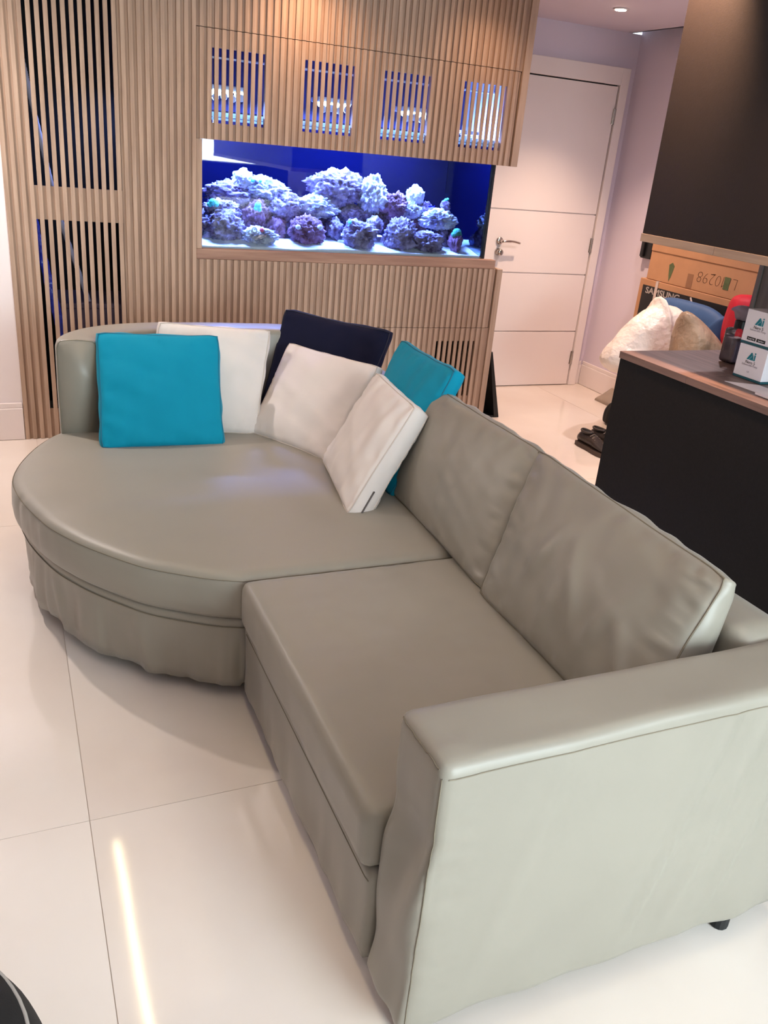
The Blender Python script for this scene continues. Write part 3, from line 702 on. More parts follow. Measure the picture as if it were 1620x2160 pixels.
b = bmesh.new(); rings = []
prof = [(0.03, 0.292), (0.008, 0.297), (0.0, 0.310), (-0.004, 0.345), (-0.003, 0.390), (0.001, 0.412), (0.010, 0.425), (0.024, 0.4325), (0.045, 0.436)]
for q, (ins, z) in enumerate(prof):
    ring = []
    for i, p in enumerate(OUT):
        s = i * 0.012
        puck = 0.0055 * (nz((s * 22, z * 12, 0)) + 0.7 * nz((s * 48, z * 9, 5))) * (1 if 0.31 < z < 0.42 else 0.25) * sstep(-0.2, 0.4, nz((s * 1.6, 0, 9)) + 0.25)
        ring.append(b.verts.new((p - ON[i] * (ins - puck)) + Vector((0, 0, z + 0.003 * nz((p.x * 5, p.y * 5, z), 1)))))
    rings.append(ring)
for s in (0.9, 0.78, 0.62, 0.45, 0.28, 0.12):
    ring = []
    for i, p in enumerate(OUT):
        pi = p - ON[i] * 0.045; pp2 = cen + (pi - cen) * s
        ring.append(b.verts.new(pp2 + Vector((0, 0, 0.436 + 0.010 * (1 - s * s) + 0.004 * nz((pp2.x * 4, pp2.y * 4, 1))))))
    rings.append(ring)
n_ = len(OUT)
for A, B in zip(rings, rings[1:]):
    for k in range(n_): b.faces.new((A[k], A[(k + 1) % n_], B[(k + 1) % n_], B[k]))
cv = b.verts.new(cen + Vector((0, 0, 0.446)))
for k in range(n_): b.faces.new((rings[-1][k], rings[-1][(k + 1) % n_], cv))
b.faces.new(rings[0][::-1])
bmesh.ops.recalc_face_normals(b, faces=b.faces)
cc = obj('seat_cushion', b, M['sofa'], so, True); cc['label'] = 'rounded chaise seat cushion'
b = bmesh.new(); tube(b, [OUT[i] - ON[i] * 0.0045 + Vector((0, 0, 0.4195)) for i in range(n_)], 0.0014, 6, closed=True); obj('seam', b, M['sofa_seam'], cc, True)
# chaise base with gathered skirt
b = bmesh.new(); rings = []
for q, (ins, z, amp) in enumerate(((0.20, 0.290, 0), (0.034, 0.290, 0), (0.024, 0.287, 0), (0.020, 0.280, .001), (0.021, 0.262, .001), (0.022, 0.255, .002), (0.020, 0.225, .010), (0.019, 0.19, .015), (0.019, 0.15, .018), (0.021, 0.11, .019), (0.024, 0.080, .019), (0.028, 0.0, .019), (0.034, 0.0, .019))):
    ring = []
    for i, p in enumerate(OUT):
        s = i * 0.012
        wv = amp * (nz((s * 7.5, 0, z * 2)) + 0.8 * nz((s * 17, 3, z * 3)) + 0.4 * nz((s * 34, 3, z * 3)))
        wv += 0.008 * math.exp(-((z - 0.205) / 0.05) ** 2) * (max(0, nz((s * 24, 1, 4))) * sstep(-.1, .35, nz((s * 2.1, 4, 4)))) if q > 5 else 0
        zz = z if q < 11 else 0.050 + 0.024 * nz((s * 4.5, 7, 0)) + 0.009 * nz((s * 13, 7, 0))
        front = sstep(2.03, 2.09, p.y)
        ring.append(b.verts.new(p - ON[i] * (ins - wv) + Vector((0, 0, zz))))
    rings.append(ring)
for A, B in zip(rings, rings[1:]):
    for k in range(n_): b.faces.new((A[k], A[(k + 1) % n_], B[(k + 1) % n_], B[k]))
b.faces.new(rings[0]); b.faces.new(rings[-1])
bmesh.ops.recalc_face_normals(b, faces=b.faces)
cb_ = obj('chaise_base', b, M['sofa'], so, True)
b = bmesh.new(); tube(b, [OUT[i] - ON[i] * 0.0195 + Vector((0, 0, 0.258)) for i in range(n_)], 0.0018, 6, closed=True); obj('seam', b, M['sofa_seam'], cb_, True)

# curved backrest
path = catmull([xy(p) for p in ((0.226, 3.375), (0.240, 3.455), (0.310, 3.555), (0.420, 3.630), (0.560, 3.666), (0.75, 3.672), (0.95, 3.665), (1.13, 3.640), (1.28, 3.555), (1.385, 3.42), (1.45, 3.25), (1.468, 3.05), (1.470, 2.7), (1.470, 2.2), (1.470, 1.6), (1.470, 1.088))], 7)
path = thin(path, 0.022); hw = 0.079
b = bmesh.new(); rings = []
tot = 0; dist = [0]
for p, q in zip(path, path[1:]): tot += (q - p).length; dist.append(tot)
for i, p in enumerate(path):
    t = (path[min(i + 1, len(path) - 1)] - path[max(i - 1, 0)]).normalized()
    if i == 0: t = (t + Vector((-0.9, 0.9, 0)) * 0).normalized()
    nn = Vector((-t.y, t.x, 0))      # outwards (left of travel is outside for this clockwise path)
    zt = 0.805 - 0.125 * sstep(1.05, 1.55, dist[i])
    prof = [(-1, 0.30), (-1.02, 0.45), (-1.02, 0.6), (-1, zt - 0.03), (-.93, zt - 0.012), (-.80, zt - 0.003), (-.4, zt), (0, zt + .002), (.4, zt), (.80, zt - .003), (.93, zt - .012), (1, zt - .03), (1, .6), (1, .4), (1, .12), (.9, .055), (-.2, .055), (-.2, .30)]
    rr = []
    e = 1 - 0.10 * math.exp(-(dist[i] / 0.012) ** 2)
    for (a, z) in prof:
        wob = 0.003 * nz((p.x * 6 + a, p.y * 6, z * 5)) 
        rr.append(b.verts.new(p + nn * (a * hw * e + wob) + Vector((0, 0, z))))
    rings.append(rr)
m_ = len(rings[0])
for A, B in zip(rings, rings[1:]):
    for k in range(m_): b.faces.new((A[k], A[(k + 1) % m_], B[(k + 1) % m_], B[k]))
b.faces.new(rings[0]); b.faces.new(rings[-1])
endpts = [v.co.copy() for v in rings[0][:15]]
bmesh.ops.recalc_face_normals(b, faces=b.faces)
br_ = obj('backrest', b, M['sofa'], so, True)
b = bmesh.new(); tube(b, endpts, 0.0014, 6); obj('seam', b, M['sofa_seam'], br_, True)

# straight base, seat and arm
def fold(p, n):
    s = p.y * 1.0 + p.x * 0.7
    k = sstep(0.26, 0.10, p.z)
    return n * (0.010 * k * (nz((s * 8, p.z * 2, 2)) + 0.6 * nz((s * 18, p.z * 3, 5)))) + Vector((0, 0, (0.012 * nz((s * 5, 1, 3))) * sstep(0.12, 0.05, p.z)))
bs = obj('straight_base', rbox(0.552, 1.40, 1.088, 2.062, 0.045, 0.287, 0.012, 0.022, fold), M['sofa'], so, True)
def plump(p, n):
    u = (p.x - 0.97) / 0.43; v = (p.y - 1.565) / 0.48
    c = max(0, 1 - u * u) * max(0, 1 - v * v)
    return Vector((0, 0, (0.008 * c if n.z > .5 else 0))) + n * (0.0035 * nz((p.x * 5, p.y * 5, p.z * 9)) + 0.0015 * nz((p.x * 22, p.y * 22, p.z * 9)))
sc_ = obj('seat_cushion', rbox(0.534, 1.395, 1.090, 2.046, 0.289, 0.434, 0.026, 0.02, plump), M['sofa'], so, True); sc_['label'] = 'square seat cushion beside the arm'
def armfold(p, n):
    d = Vector((0, 0, 0))
    outer = n.y < -0.7; front = n.x < -0.7
    if outer:
        a = p.x - 0.26 * p.z
        d += n * (0.006 * nz((a * 7, p.z * 0.8, 4)) * (0.3 + sstep(0.9, 1.5, a)) + 0.010 * sstep(0.25, 0.05, p.z) * nz((p.x * 9, 0, 8)))
        fold1 = math.exp(-((a - 1.035) / 0.014) ** 2) + 0.8 * math.exp(-((a - 1.135) / 0.018) ** 2) + 0.9 * math.exp(-((a - 1.25) / 0.016) ** 2) + 0.4 * math.exp(-((a - .66) / 0.02) ** 2)
        d += n * 0.0075 * fold1 * sstep(0.05, 0.25, p.z) * sstep(0.68, 0.6, p.z)
    if front:
        a = p.y + 0.25 * p.z
        d += n * (0.018 * nz((a * 15, p.z * 5, 1)) * sstep(0.62, 0.45, p.z)) + Vector((-0.012 * sstep(0.4, 0.1, p.z), 0, 0))
    if n.z > 0.5:
        d += n * 0.003 * nz((p.x * 5, p.y * 10, 0))
    d += Vector((0, 0, (0.014 * nz((p.x * 5 + p.y * 4, 1, 6)) - 0.004) * sstep(0.12, 0.05, p.z)))
    if abs(n.x) < .9 and p.x < 0.64: d += n * 0.003 * nz((p.z * 40, p.y * 40, 3))
    return d
ar = obj('armrest', rbox(0.572, 1.542, 0.915, 1.086, 0.045, 0.680, 0.024, 0.0135, armfold), M['sofa'], so, True)
from mathutils.bvhtree import BVHTree
def snapped(o, pts, lift=0.0004):
    t = BVHTree.FromPolygons([v.co for v in o.data.vertices], [p.vertices for p in o.data.polygons]); out = []
    for p in pts:
        c, n, _, _ = t.find_nearest(Vector(p)); out.append(c + n * lift)
    return out
b = bmesh.new()
tube(b, snapped(ar, [(0.586 + 0.012 * k, 0.905, 0.655) for k in range(79)]), 0.0012, 6)
tube(b, snapped(ar, [(0.571, 0.914, 0.655 - 0.012 * k) for k in range(50)]), 0.0013, 6)
tube(b, snapped(ar, [(0.568, 0.925 + 0.006 * k, 0.672) for k in range(27)]), 0.0013, 6)
obj('seam', b, M['sofa_seam'], ar, True)
b = bmesh.new(); tube(b, snapped(bs, [(0.545, 1.095 + 0.012 * k, 0.260) for k in range(79)]), 0.0014, 6); obj('seam', b, M['sofa_seam'], bs, True)
bc, f1, b1, N1 = cushion('back_cushion', [(1.215, 2.560, .440), (1.178, 1.806, .440), (1.402, 1.935, .800), (1.395, 2.735, .805)], .15, .035, .050, M['sofa'], M['sofa_seam'], so, n=44, pinch=.03, wr=.0035, pk=.006, seed=3.1, gus=.012, corner=.02)
bc['label'] = 'back cushion beside the throw pillows'
def crease(u, v):
    e = 0
    for (u0, v0, du, dv, w_, a_) in ((-.35, -.1, .25, 1, .06, .012), (.08, -.1, -.30, 1, .06, .012), (.42, -.25, .22, 1, .05, .010), (.72, -.45, -.35, 1, .06, .014), (-.1, -.55, .1, 1, .07, .008)):
        L = math.hypot(du, dv); d = ((u - u0) * dv - (v - v0) * du) / L; t = ((u - u0) * du + (v - v0) * dv) / L
        e += a_ * math.exp(-(d / w_) ** 2) * math.exp(-(t / .38) ** 2)
    return e
bc, f2, b2, N2 = cushion('back_cushion', [(1.163, 1.800, .440), (1.150, 1.108, .440), (1.358, 1.150, .800), (1.402, 1.965, .802)], .17, .045, .048, M['sofa'], M['sofa_seam'], so, n=48, pinch=.02, wr=.0045, pk=.007, seed=8.4, gus=.012, corner=.02, extra=crease)
bc['label'] = 'creased back cushion beside the arm'
for (x, y) in ((1.390, 0.945), (0.60, 0.96), (0.470, 2.226), (1.36, 3.2), (0.2, 2.7), (0.5, 3.4)):
    b = bmesh.new(); lathe(b, [(0.020, 0.0), (0.022, 0.004), (0.022, 0.10), (0.018, 0.16)], (x, y, 0), 14); obj('leg', b, M['rubber'], so)

# ------------------------------------------------------------------ throw pillows
def pillow(name, cs, m, sm, lab, **k):
    o, f, bb, N = cushion(name, cs, k.pop('tb', .045), k.pop('tt', .045), k.pop('bulge', .042), m, sm, None, **k)
    tag(o, lab, 'pillow', 'throw pillows on the sofa'); return o, f, bb, N
pillow('throw_pillow', [(.281, 3.172, .440), (.742, 3.138, .440), (.762, 3.350, .830), (.300, 3.366, .838)], M['teal'], M['teal_seam'], 'teal square pillow standing in front at the rounded end of the sofa', seed=1.2, tb=.05, pinch=.028)
pillow('throw_pillow', [(.46, 3.345, .440), (.905, 3.255, .440), (1.000, 3.425, .835), (.560, 3.520, .848)], M['cream'], M['cream_seam'], 'cream pillow leaning on the backrest behind the teal one', seed=2.3, pinch=.03)
pillow('throw_pillow', [(.985, 3.53, .445), (1.315, 3.19, .445), (1.520, 3.345, .845), (1.115, 3.600, .892)], M['navy'], M['navy_seam'], 'navy blue pillow standing behind the two front cream pillows', seed=4.5, tb=.04, tt=.04, pinch=.035)
pillow('throw_pillow', [(.880, 3.292, .440), (1.092, 2.880, .440), (1.340, 3.040, .775), (1.100, 3.475, .772)], M['cream'], M['cream_seam'], 'beige cream pillow leaning against the navy pillow', seed=5.7, pinch=.035)
pz, fz, bz, NZ = pillow('throw_pillow', [(1.058, 2.865, .462), (.985, 2.392, .440), (1.262, 2.520, .765), (1.262, 2.880, .795)], M['cream'], M['cream_seam'], 'pale cream pillow with a zip edge, nearest the taupe back cushions', seed=6.1, tb=.075, tt=.06, pinch=.025, wr=.008, bulge=.035, backseam=True)
# zip on its lower gusset
n0 = 34; zpts = [fz[n0 + 2 + k].lerp(bz[n0 + 2 + k], 0.5) + Vector((-0.002, -0.012, -0.002)) for k in range(0, 9)]
b = bmesh.new(); tube(b, zpts, 0.0028, 6); obj('zipper', b, M['zip'], pz, True)
pillow('throw_pillow', [(1.220, 3.00, .440), (1.195, 2.515, .440), (1.420, 2.555, .885), (1.435, 3.050, .880)], M['teal'], M['teal_seam'], 'teal pillow half hidden between the pale zip pillow and the taupe back cushion', seed=7.9, tb=.05, tt=.05, pinch=.035)

# ------------------------------------------------------------------ counter and overhead cabinet
XC, YC = 2.110, 2.545
cn = empty('peninsula_counter', (2.4, 1.5, 0), 'black fronted peninsula counter with a grey-brown wooden top', 'counter')
obj('front_panel', boxes([(XC + 0.004, XC + 0.026, -0.2, YC - 0.004, 0.004, 0.924)], 0.001), M['black_lam'], cn)
obj('end_panel', boxes([(XC + 0.027, 2.69, YC - 0.026, YC - 0.004, 0.004, 0.924)], 0.001), M['black_lam'], cn)
obj('carcass', boxes([(XC + 0.027, 2.67, -0.2, YC - 0.027, 0.08, 0.923)]), M['black_lam'], cn)
for a, c in ((-0.2, 2.1785), (2.1795, YC)):
    t = obj('top_plank', boxes([(XC, 2.70, a, c, 0.9245, 0.950)], 0.001), [M['greywood']], cn)
oc = empty('overhead_cabinet', (2.4, 1.5, 1.36), 'dark brown overhead cabinet hanging above the counter', 'cabinet')
obj('front_panel', boxes([(XC, XC + 0.02, -0.2, YC + 0.005, 1.3755, H - 0.001)], 0.001), M['cab_lam'], oc)
obj('carcass', boxes([(XC + 0.021, 2.70, -0.2, YC + 0.005, 1.3765, H - 0.001)]), M['cab_lam'], oc)
for a, c in ((-0.2, 2.1835), (2.1845, YC + 0.007)):
    obj('bottom_plank', boxes([(XC - 0.004, 2.70, a, c, 1.348, 1.375)], 0.001), M['greyedge'], oc)
gp_ = empty('upright_panel', (2.69, 2.3, 0.95), 'grey wood upright panel between the counter and the overhead cabinet', 'panel')
obj('board', boxes([(2.682, 2.70, 1.2, 2.500, 0.9505, 1.3475)], 0.001), M['grey_panel'], gp_)
obj('edge_strip', boxes([(2.676, 2.70, 2.5005, 2.520, 0.9505, 1.3475)], 0.001), M['grey_panel'], gp_)

# unseen kitchen cabinet, added to darken the reflection in the aquarium glass
kc = empty('added_kitchen_cabinet', (3.8, 0.9, 0), 'tall dark cabinet added behind the counter to darken the aquarium reflection', 'cabinet')
obj('carcass', boxes([(3.52, 4.088, -0.8, 2.6, 0.08, 2.40), (3.56, 4.088, -0.8, 2.6, 0.002, 0.079)]), M['cab_lam'], kc)
for k in range(6): obj('cabinet_door', boxes([(3.50, 3.519, -0.8 + k * 0.5667 + 0.002, -0.8 + (k + 1) * 0.5667 - 0.002, 0.082, 2.398)], .001), M['cab_lam'], kc)

# cartons on the counter
def carton(y1, y0, z0, z1, x, depth, lab, badges):
    t = empty('white_carton', (x + depth / 2, (y0 + y1) / 2, z0), lab, 'box', 'white cartons stacked on the counter')
    obj('carton_body', boxes([(x, x + depth, y0, y1, z0 + 0.0085, z1)], 0.0012), M['carton'], t)
    obj('carton_base', boxes([(x - 0.0006, x + depth + 0.0006, y0 - 0.0006, y1 + 0.0006, z0 + 0.0005, z0 + 0.008)], 0.001), M['teal_dark'], t)
    c = (y0 + y1) / 2; W = y1 - y0; Hh = z1 - z0; zc = z1 - Hh * 0.30; s = W * 0.12
    b = bmesh.new()
    # triangular A with a notch and a slim i
    poly_x(b, [(c + s * 1.3, zc - s * 0.8), (c + s * 0.25, zc + s * 0.85), (c - s * 0.05, zc + s * 0.85), (c - s * 0.05, zc + s * 0.1), (c + s * 0.75, zc - s * 0.8)], x - 0.0001, 0.0006)
    poly_x(b, [(c + s * 0.62, zc - s * 0.8), (c - s * 0.0, zc - s * 0.05), (c - s * 0.55, zc - s * 0.8)], x - 0.0001, 0.0006)
    poly_x(b, [(c - s * 0.12, zc + s * 0.7), (c - s * 0.5, zc + s * 0.1), (c - s * 0.62, zc - s * 0.8), (c - s * 0.12, zc - s * 0.25)], x - 0.0001, 0.0006)
    poly_x(b, [(c - s * 0.72, zc + s * 0.5), (c - s * 1.1, zc + s * 0.5), (c - s * 1.1, zc - s * 0.8), (c - s * 0.72, zc - s * 0.8)], x - 0.0001, 0.0006)
    poly_x(b, [(c - s * 0.72, zc + s * 0.95), (c - s * 1.1, zc + s * 0.95), (c - s * 1.1, zc + s * 0.65), (c - s * 0.72, zc + s * 0.65)], x - 0.0001, 0.0006)
    obj('logo', b, M['teal_print'], t)
    text('lettering', 'Nero 5', (x - 0.0002, c, z1 - Hh * 0.52), FACE_MX, W * 0.115, M['ink'], t, align='CENTER')
    text('lettering', 'Submersible Pump', (x - 0.0002, c, z1 - Hh * 0.585), FACE_MX, W * 0.075, M['ink_pale'], t, align='CENTER')
    if badges:
        for dy, wd in ((W * 0.30, 'Google Play'), (-W * 0.04, 'App Store')):
            b = boxes([(x - 0.0009, x - 0.0002, c + dy - W * 0.30, c + dy, z0 + Hh * 0.13, z0 + Hh * 0.225)], 0.0)
            bd = obj('badge', b, M['print_black'], t)
            text('badge_lettering', wd, (x - 0.0010, c + dy - W * 0.15, z0 + Hh * 0.16), FACE_MX, W * 0.048, M['carton'], bd, ext=0.0003, align='CENTER')
    else:
        text('lettering', 'US', (x - 0.0002, c, z0 + Hh * 0.22), FACE_MX, W * 0.06, M['ink_pale'], t, align='CENTER')
carton(2.178, 2.052, 0.9505, 1.0655, 2.316, 0.115, 'lower white carton with a teal logo, standing on the counter', False)
carton(2.186, 2.060, 1.0662, 1.1810, 2.322, 0.115, 'upper white carton with a teal logo and black badges, atop another carton', True)

# spray bottle
sb_ = empty('spray_bottle', (2.47, 2.345, 0.95), 'clear spray bottle with a black collar and grey trigger head', 'bottle')
b = rbox(2.432, 2.508, 2.310, 2.380, 0.9515, 1.080, 0.014, 0.008); obj('bottle_body', b, M['clear_plastic'], sb_, True)
b = rbox(2.435, 2.505, 2.313, 2.377, 0.955, 1.045, 0.012, 0.009); obj('contents', b, M['liquid'], sb_, True)
b = bmesh.new(); lathe(b, [(0.021, 1.0805), (0.021, 1.106), (0.018, 1.108)], (2.47, 2.345, 0), 18); obj('collar', b, M['plastic_black'], sb_)
b = bmesh.new(); poly_x(b, [(2.365, 1.109), (2.325, 1.109), (2.318, 1.125), (2.300, 1.148), (2.322, 1.160), (2.362, 1.160), (2.392, 1.146), (2.398, 1.136), (2.380, 1.136), (2.372, 1.122)], 2.484, 0.028)
bmesh.ops.bevel(b, geom=list(b.edges), offset=0.003, segments=2, affect='EDGES'); obj('trigger_head', b, M['sprayhead'], sb_, True)
cb2 = empty('clear_bottle', (2.452, 2.232, 0.95), 'small clear violet bottle tucked behind the lower white carton', 'bottle')
b = bmesh.new(); lathe(b, [(0.030, 0.951), (0.033, 0.956), (0.033, 1.02), (0.026, 1.045), (0.014, 1.055)], (2.462, 2.235, 0), 22); obj('bottle_body', b, M['clear_violet'], cb2, True)
b = bmesh.new(); lathe(b, [(0.015, 1.0555), (0.015, 1.064), (0.012, 1.065)], (2.462, 2.235, 0), 18); obj('cap', b, M['sprayhead'], cb2)
# papers
def sheet(name, pts, z, th, m, lab):
    b = bmesh.new(); a = [b.verts.new((p[0], p[1], z + (p[2] if len(p) > 2 else 0))) for p in pts]; c = [b.verts.new((p[0], p[1], z + th + (p[2] if len(p) > 2 else 0))) for p in pts]
    b.faces.new(a[::-1]); b.faces.new(c)
    for i in range(len(pts)): b.faces.new((a[i], a[(i + 1) % len(pts)], c[(i + 1) % len(pts)], c[i]))
    return tag(obj(name, b, m), lab, 'paper', 'papers on the counter')
sheet('paper_sheet', [(2.210, 2.105), (2.212, 1.93), (2.30, 1.93), (2.305, 2.045)], 0.9505, 0.001, M['paper'], 'loose white sheet lying on the counter before the cartons')
sheet('paper_pad', [(2.185, 1.945), (2.178, 1.76), (2.31, 1.74), (2.318, 1.925)], 0.9520, 0.006, M['paper'], 'thin stack of letters at the counter edge')
sheet('paper_sheet', [(2.195, 1.955), (2.188, 1.77), (2.30, 1.75), (2.308, 1.945)], 0.9585, 0.001, M['paper'], 'top white sheet lying on the stack of letters')

# ------------------------------------------------------------------ hall things
tvb = empty('television_carton', (4.02, 4.1, 0), 'black printed television carton standing against the taupe wall', 'box')
TVX = 3.95
obj('carton_body', boxes([(TVX, 4.085, 3.45, 4.701, 0.001, 0.923)], 0.003), M['card'], tvb)
obj('printed_face', boxes([(TVX - 0.0015, TVX - 0.0002, 3.46, 4.663, 0.01, 0.884)]), M['print_black'], tvb)
text('lettering', 'SAMSUNG', (TVX - 0.0018, 4.628, 0.836), FACE_MX @ Matrix.Diagonal((1.30, 1, 1)), 0.056, M['print_grey'], tvb, ext=0.0006, offset=0.0012)
obj('strap', boxes([(TVX - 0.003, TVX - 0.0022, 4.515, 4.540, 0.02, 0.9235), (TVX - 0.003, 4.085, 4.515, 4.540, 0.9235, 0.9245)]), M['strap'], tvb)
b = bmesh.new(); tube(b, [(TVX - 0.005, 4.195, 0.88), (TVX - 0.005, 4.13, 0.78)], 0.006, 6); obj('strap', b, M['strap'], tvb)
bxb = empty('brown_carton', (4.02, 4.1, 0.925), 'plain brown cardboard carton lying on top of the black printed carton', 'box')
obj('carton_body', boxes([(TVX + 0.006, 4.09, 3.47, 4.653, 0.9255, 1.232)], 0.003), M['card'], bxb)
obj('carton_flap', boxes([(TVX + 0.0015, TVX + 0.0055, 3.472, 4.651, 1.108, 1.232)], 0.001), M['card'], bxb)
text('lettering', 'LM0298', (TVX + 0.0055, 3.845, 1.045), FACE_MX_FLIP @ Matrix.Diagonal((1.08, 1, 1)), 0.098, M['marker'], bxb, ext=0.0003, spacing=1.0, shear=0.12, offset=-0.003)
b = bmesh.new(); poly_x(b, [(4.458, 1.042), (4.430, 1.059), (4.407, 1.038), (4.424, 0.970), (4.438, 0.940), (4.448, 0.986)], TVX + 0.0055, 0.0006); obj('green_mark', b, M['green_mark'], bxb)
b = boxes([(TVX + 0.0048, TVX + 0.0058, 4.222, 4.273, 0.930, 1.016)]); obj('tape_patch', b, M['card_dark'], bxb)
b = boxes([(TVX + 0.0045, TVX + 0.0054, 3.914, 3.96, 0.972, 1.045)]); obj('green_mark', b, M['green_mark'], bxb)
ic = empty('wall_intercom', (4.1, 4.86, 1.04), 'small black wall phone on the taupe wall below the overhead cabinet', 'intercom')
obj('body', boxes([(4.075, 4.1095, 4.80, 4.905, 1.03, 1.175)], 0.004), M['plastic_black'], ic)
obj('handset', boxes([(4.058, 4.0745, 4.862, 4.895, 1.04, 1.165)], 0.005), M['plastic_black'], ic)

def sack(name, c, prof, m, lab, sd, wr=0.06, lean=(0, 0), squash=(1, 1), cat='bag', n=48):
    """soft bag: rings (z, radius) warped by creases"""
    b = bmesh.new(); rings = []
    z0, z1 = prof[0][0], prof[-1][0]
    P = catmull([Vector((r, 0, z)) for z, r in prof], 5)
    for q in P:
        ring = []
        for k in range(n):
            a = 2 * math.pi * k / n; d = Vector((math.cos(a), math.sin(a), 0))
            f = 1 + wr * (nz((d.x * 1.8, d.y * 1.8, q.z * 3), 1, sd) * 1.6 + nz((d.x * 5, d.y * 5, q.z * 5), 1, sd + 3) + 0.5 * abs(nz((d.x * 11, d.y * 11, q.z * 8), 1, sd + 6)))
            t = (q.z - z0) / (z1 - z0)
            ring.append(b.verts.new((c[0] + d.x * q.x * f * squash[0] + lean[0] * t * t, c[1] + d.y * q.x * f * squash[1] + lean[1] * t * t, q.z)))
        rings.append(ring)
    for A, B in zip(rings, rings[1:]):
        for k in range(n): b.faces.new((A[k], A[(k + 1) % n], B[(k + 1) % n], B[k]))
    b.faces.new(rings[0][::-1]); b.faces.new(rings[-1])
    bmesh.ops.recalc_face_normals(b, faces=b.faces)
    return tag(obj(name, b, m, None, True), lab, cat)

def inflate(pts, plane, at, depth, c, sd, wr=0.012, sub=5, sharp=0.5):
    """soft bag: a closed outline (a, z) in a vertical plane, swelling to both sides; plane 'x' runs along X, 'y' along Y"""
    P = catmull([Vector((p[0], p[1], 0)) for p in pts], sub, closed=True); n = len(P); C = Vector((c[0], c[1], 0))
    b = bmesh.new(); K = 16; sides = []
    for sg in (-1, 1):
        rings = []
        for k in range(K):
            t = k / K; s_ = 1 - t ** 1.3; rg = []
            for p in P:
                q = C + (p - C) * s_
                off = sg * depth * (1 - s_ ** 2.4) ** sharp
                e = wr * t ** .5 * (nz((q.x * 7, q.y * 7, sg), 1, sd) + .8 * abs(nz((q.x * 13 + q.y * 9, q.y * 6, sg), 1, sd + 3)) + .5 * abs(nz((q.x * 31, q.y * 24, sg), 1, sd + 5)))
                co = (q.x, at + off + sg * e, q.y) if plane == 'x' else (at + off + sg * e, q.x, q.y)
                rg.append((co, k))
            rings.append(rg)
        sides.append(rings)
    rim_ = [b.verts.new(co) for co, _ in sides[0][0]]
    for rings in sides:
        prev = rim_
        for rg in rings[1:]:
            row = [b.verts.new(co) for co, _ in rg]
            for i in range(n): b.faces.new((prev[i], prev[(i + 1) % n], row[(i + 1) % n], row[i]))
            prev = row
        m0 = sum((v.co for v in prev), Vector()) / n; cv = b.verts.new(m0)
        for i in range(n): b.faces.new((prev[i], prev[(i + 1) % n], cv))
    for v in b.verts: v.co.z = max(v.co.z, 0.002)
    bmesh.ops.recalc_face_normals(b, faces=b.faces)
    return b
b = inflate([(3.53, .004), (3.50, .25), (3.43, .40), (3.32, .458), (3.272, .470), (3.225, .498), (3.200, .540), (3.222, .595), (3.275, .655), (3.368, .768), (3.450, .828), (3.515, .862), (3.538, .915), (3.575, .872), (3.63, .862), (3.70, .838), (3.742, .74), (3.745, .4), (3.71, .05), (3.66, .004)], 'x', 4.0, .15, (3.55, .52), 3.1, .034)
tag(obj('plastic_bag', b, M['white_bag'], None, True), 'crumpled white plastic bag bulging out beside the counter end', 'bag')
b = inflate([(3.42, .004), (3.385, .4), (3.375, .8), (3.385, .893), (3.43, .895), (3.50, .860), (3.60, .795), (3.69, .72), (3.715, .63), (3.70, .3), (3.66, .004)], 'x', 3.62, .12, (3.53, .50), 5.5, .026)
tag(obj('beige_bag', b, M['beige_bag'], None, True), 'beige translucent bag slumped right of the white plastic bag', 'bag')
bb_ = empty('blue_sack', (3.84, 4.05, 0), 'blue nylon sack with a black strap before the black printed carton', 'bag')
b = inflate([(4.34, .004), (4.365, .4), (4.372, .80), (4.33, .845), (4.23, .872), (4.02, .877), (3.90, .872), (3.80, .845), (3.765, .80), (3.775, .4), (3.80, .004)], 'y', 3.845, .085, (4.06, .44), 9.1, .008)
obj('sack_body', b, M['blue_cloth'], bb_, True)
obj('strap', boxes([(3.752, 3.757, 3.86, 3.92, .55, .80)], .002), M['plastic_black'], bb_)
rs = empty('red_sack', (3.80, 3.60, 0), 'tall red nylon sack right of the blue one, under the overhead cabinet', 'bag')
o = sack('sack_body', (3.80, 3.625), [(0.002, .05), (0.02, .075), (.4, .085), (.66, .078), (.70, .070), (.76, .088), (.88, .092), (.955, .085), (.985, .06), (.995, .015)], M['red_cloth'], None, 12.7, .06, (.03, 0), (1, 1), None)
o.parent = rs; o.matrix_parent_inverse = Matrix.Translation(rs.location).inverted()
b = bmesh.new(); pts = [(3.81 + .086 * math.cos(a), 3.625 + .086 * math.sin(a), .685) for a in [2 * math.pi * k / 24 for k in range(24)]]
tube(b, pts, .006, 6, closed=True); obj('draw_cord', b, M['red_cloth'], rs, True)

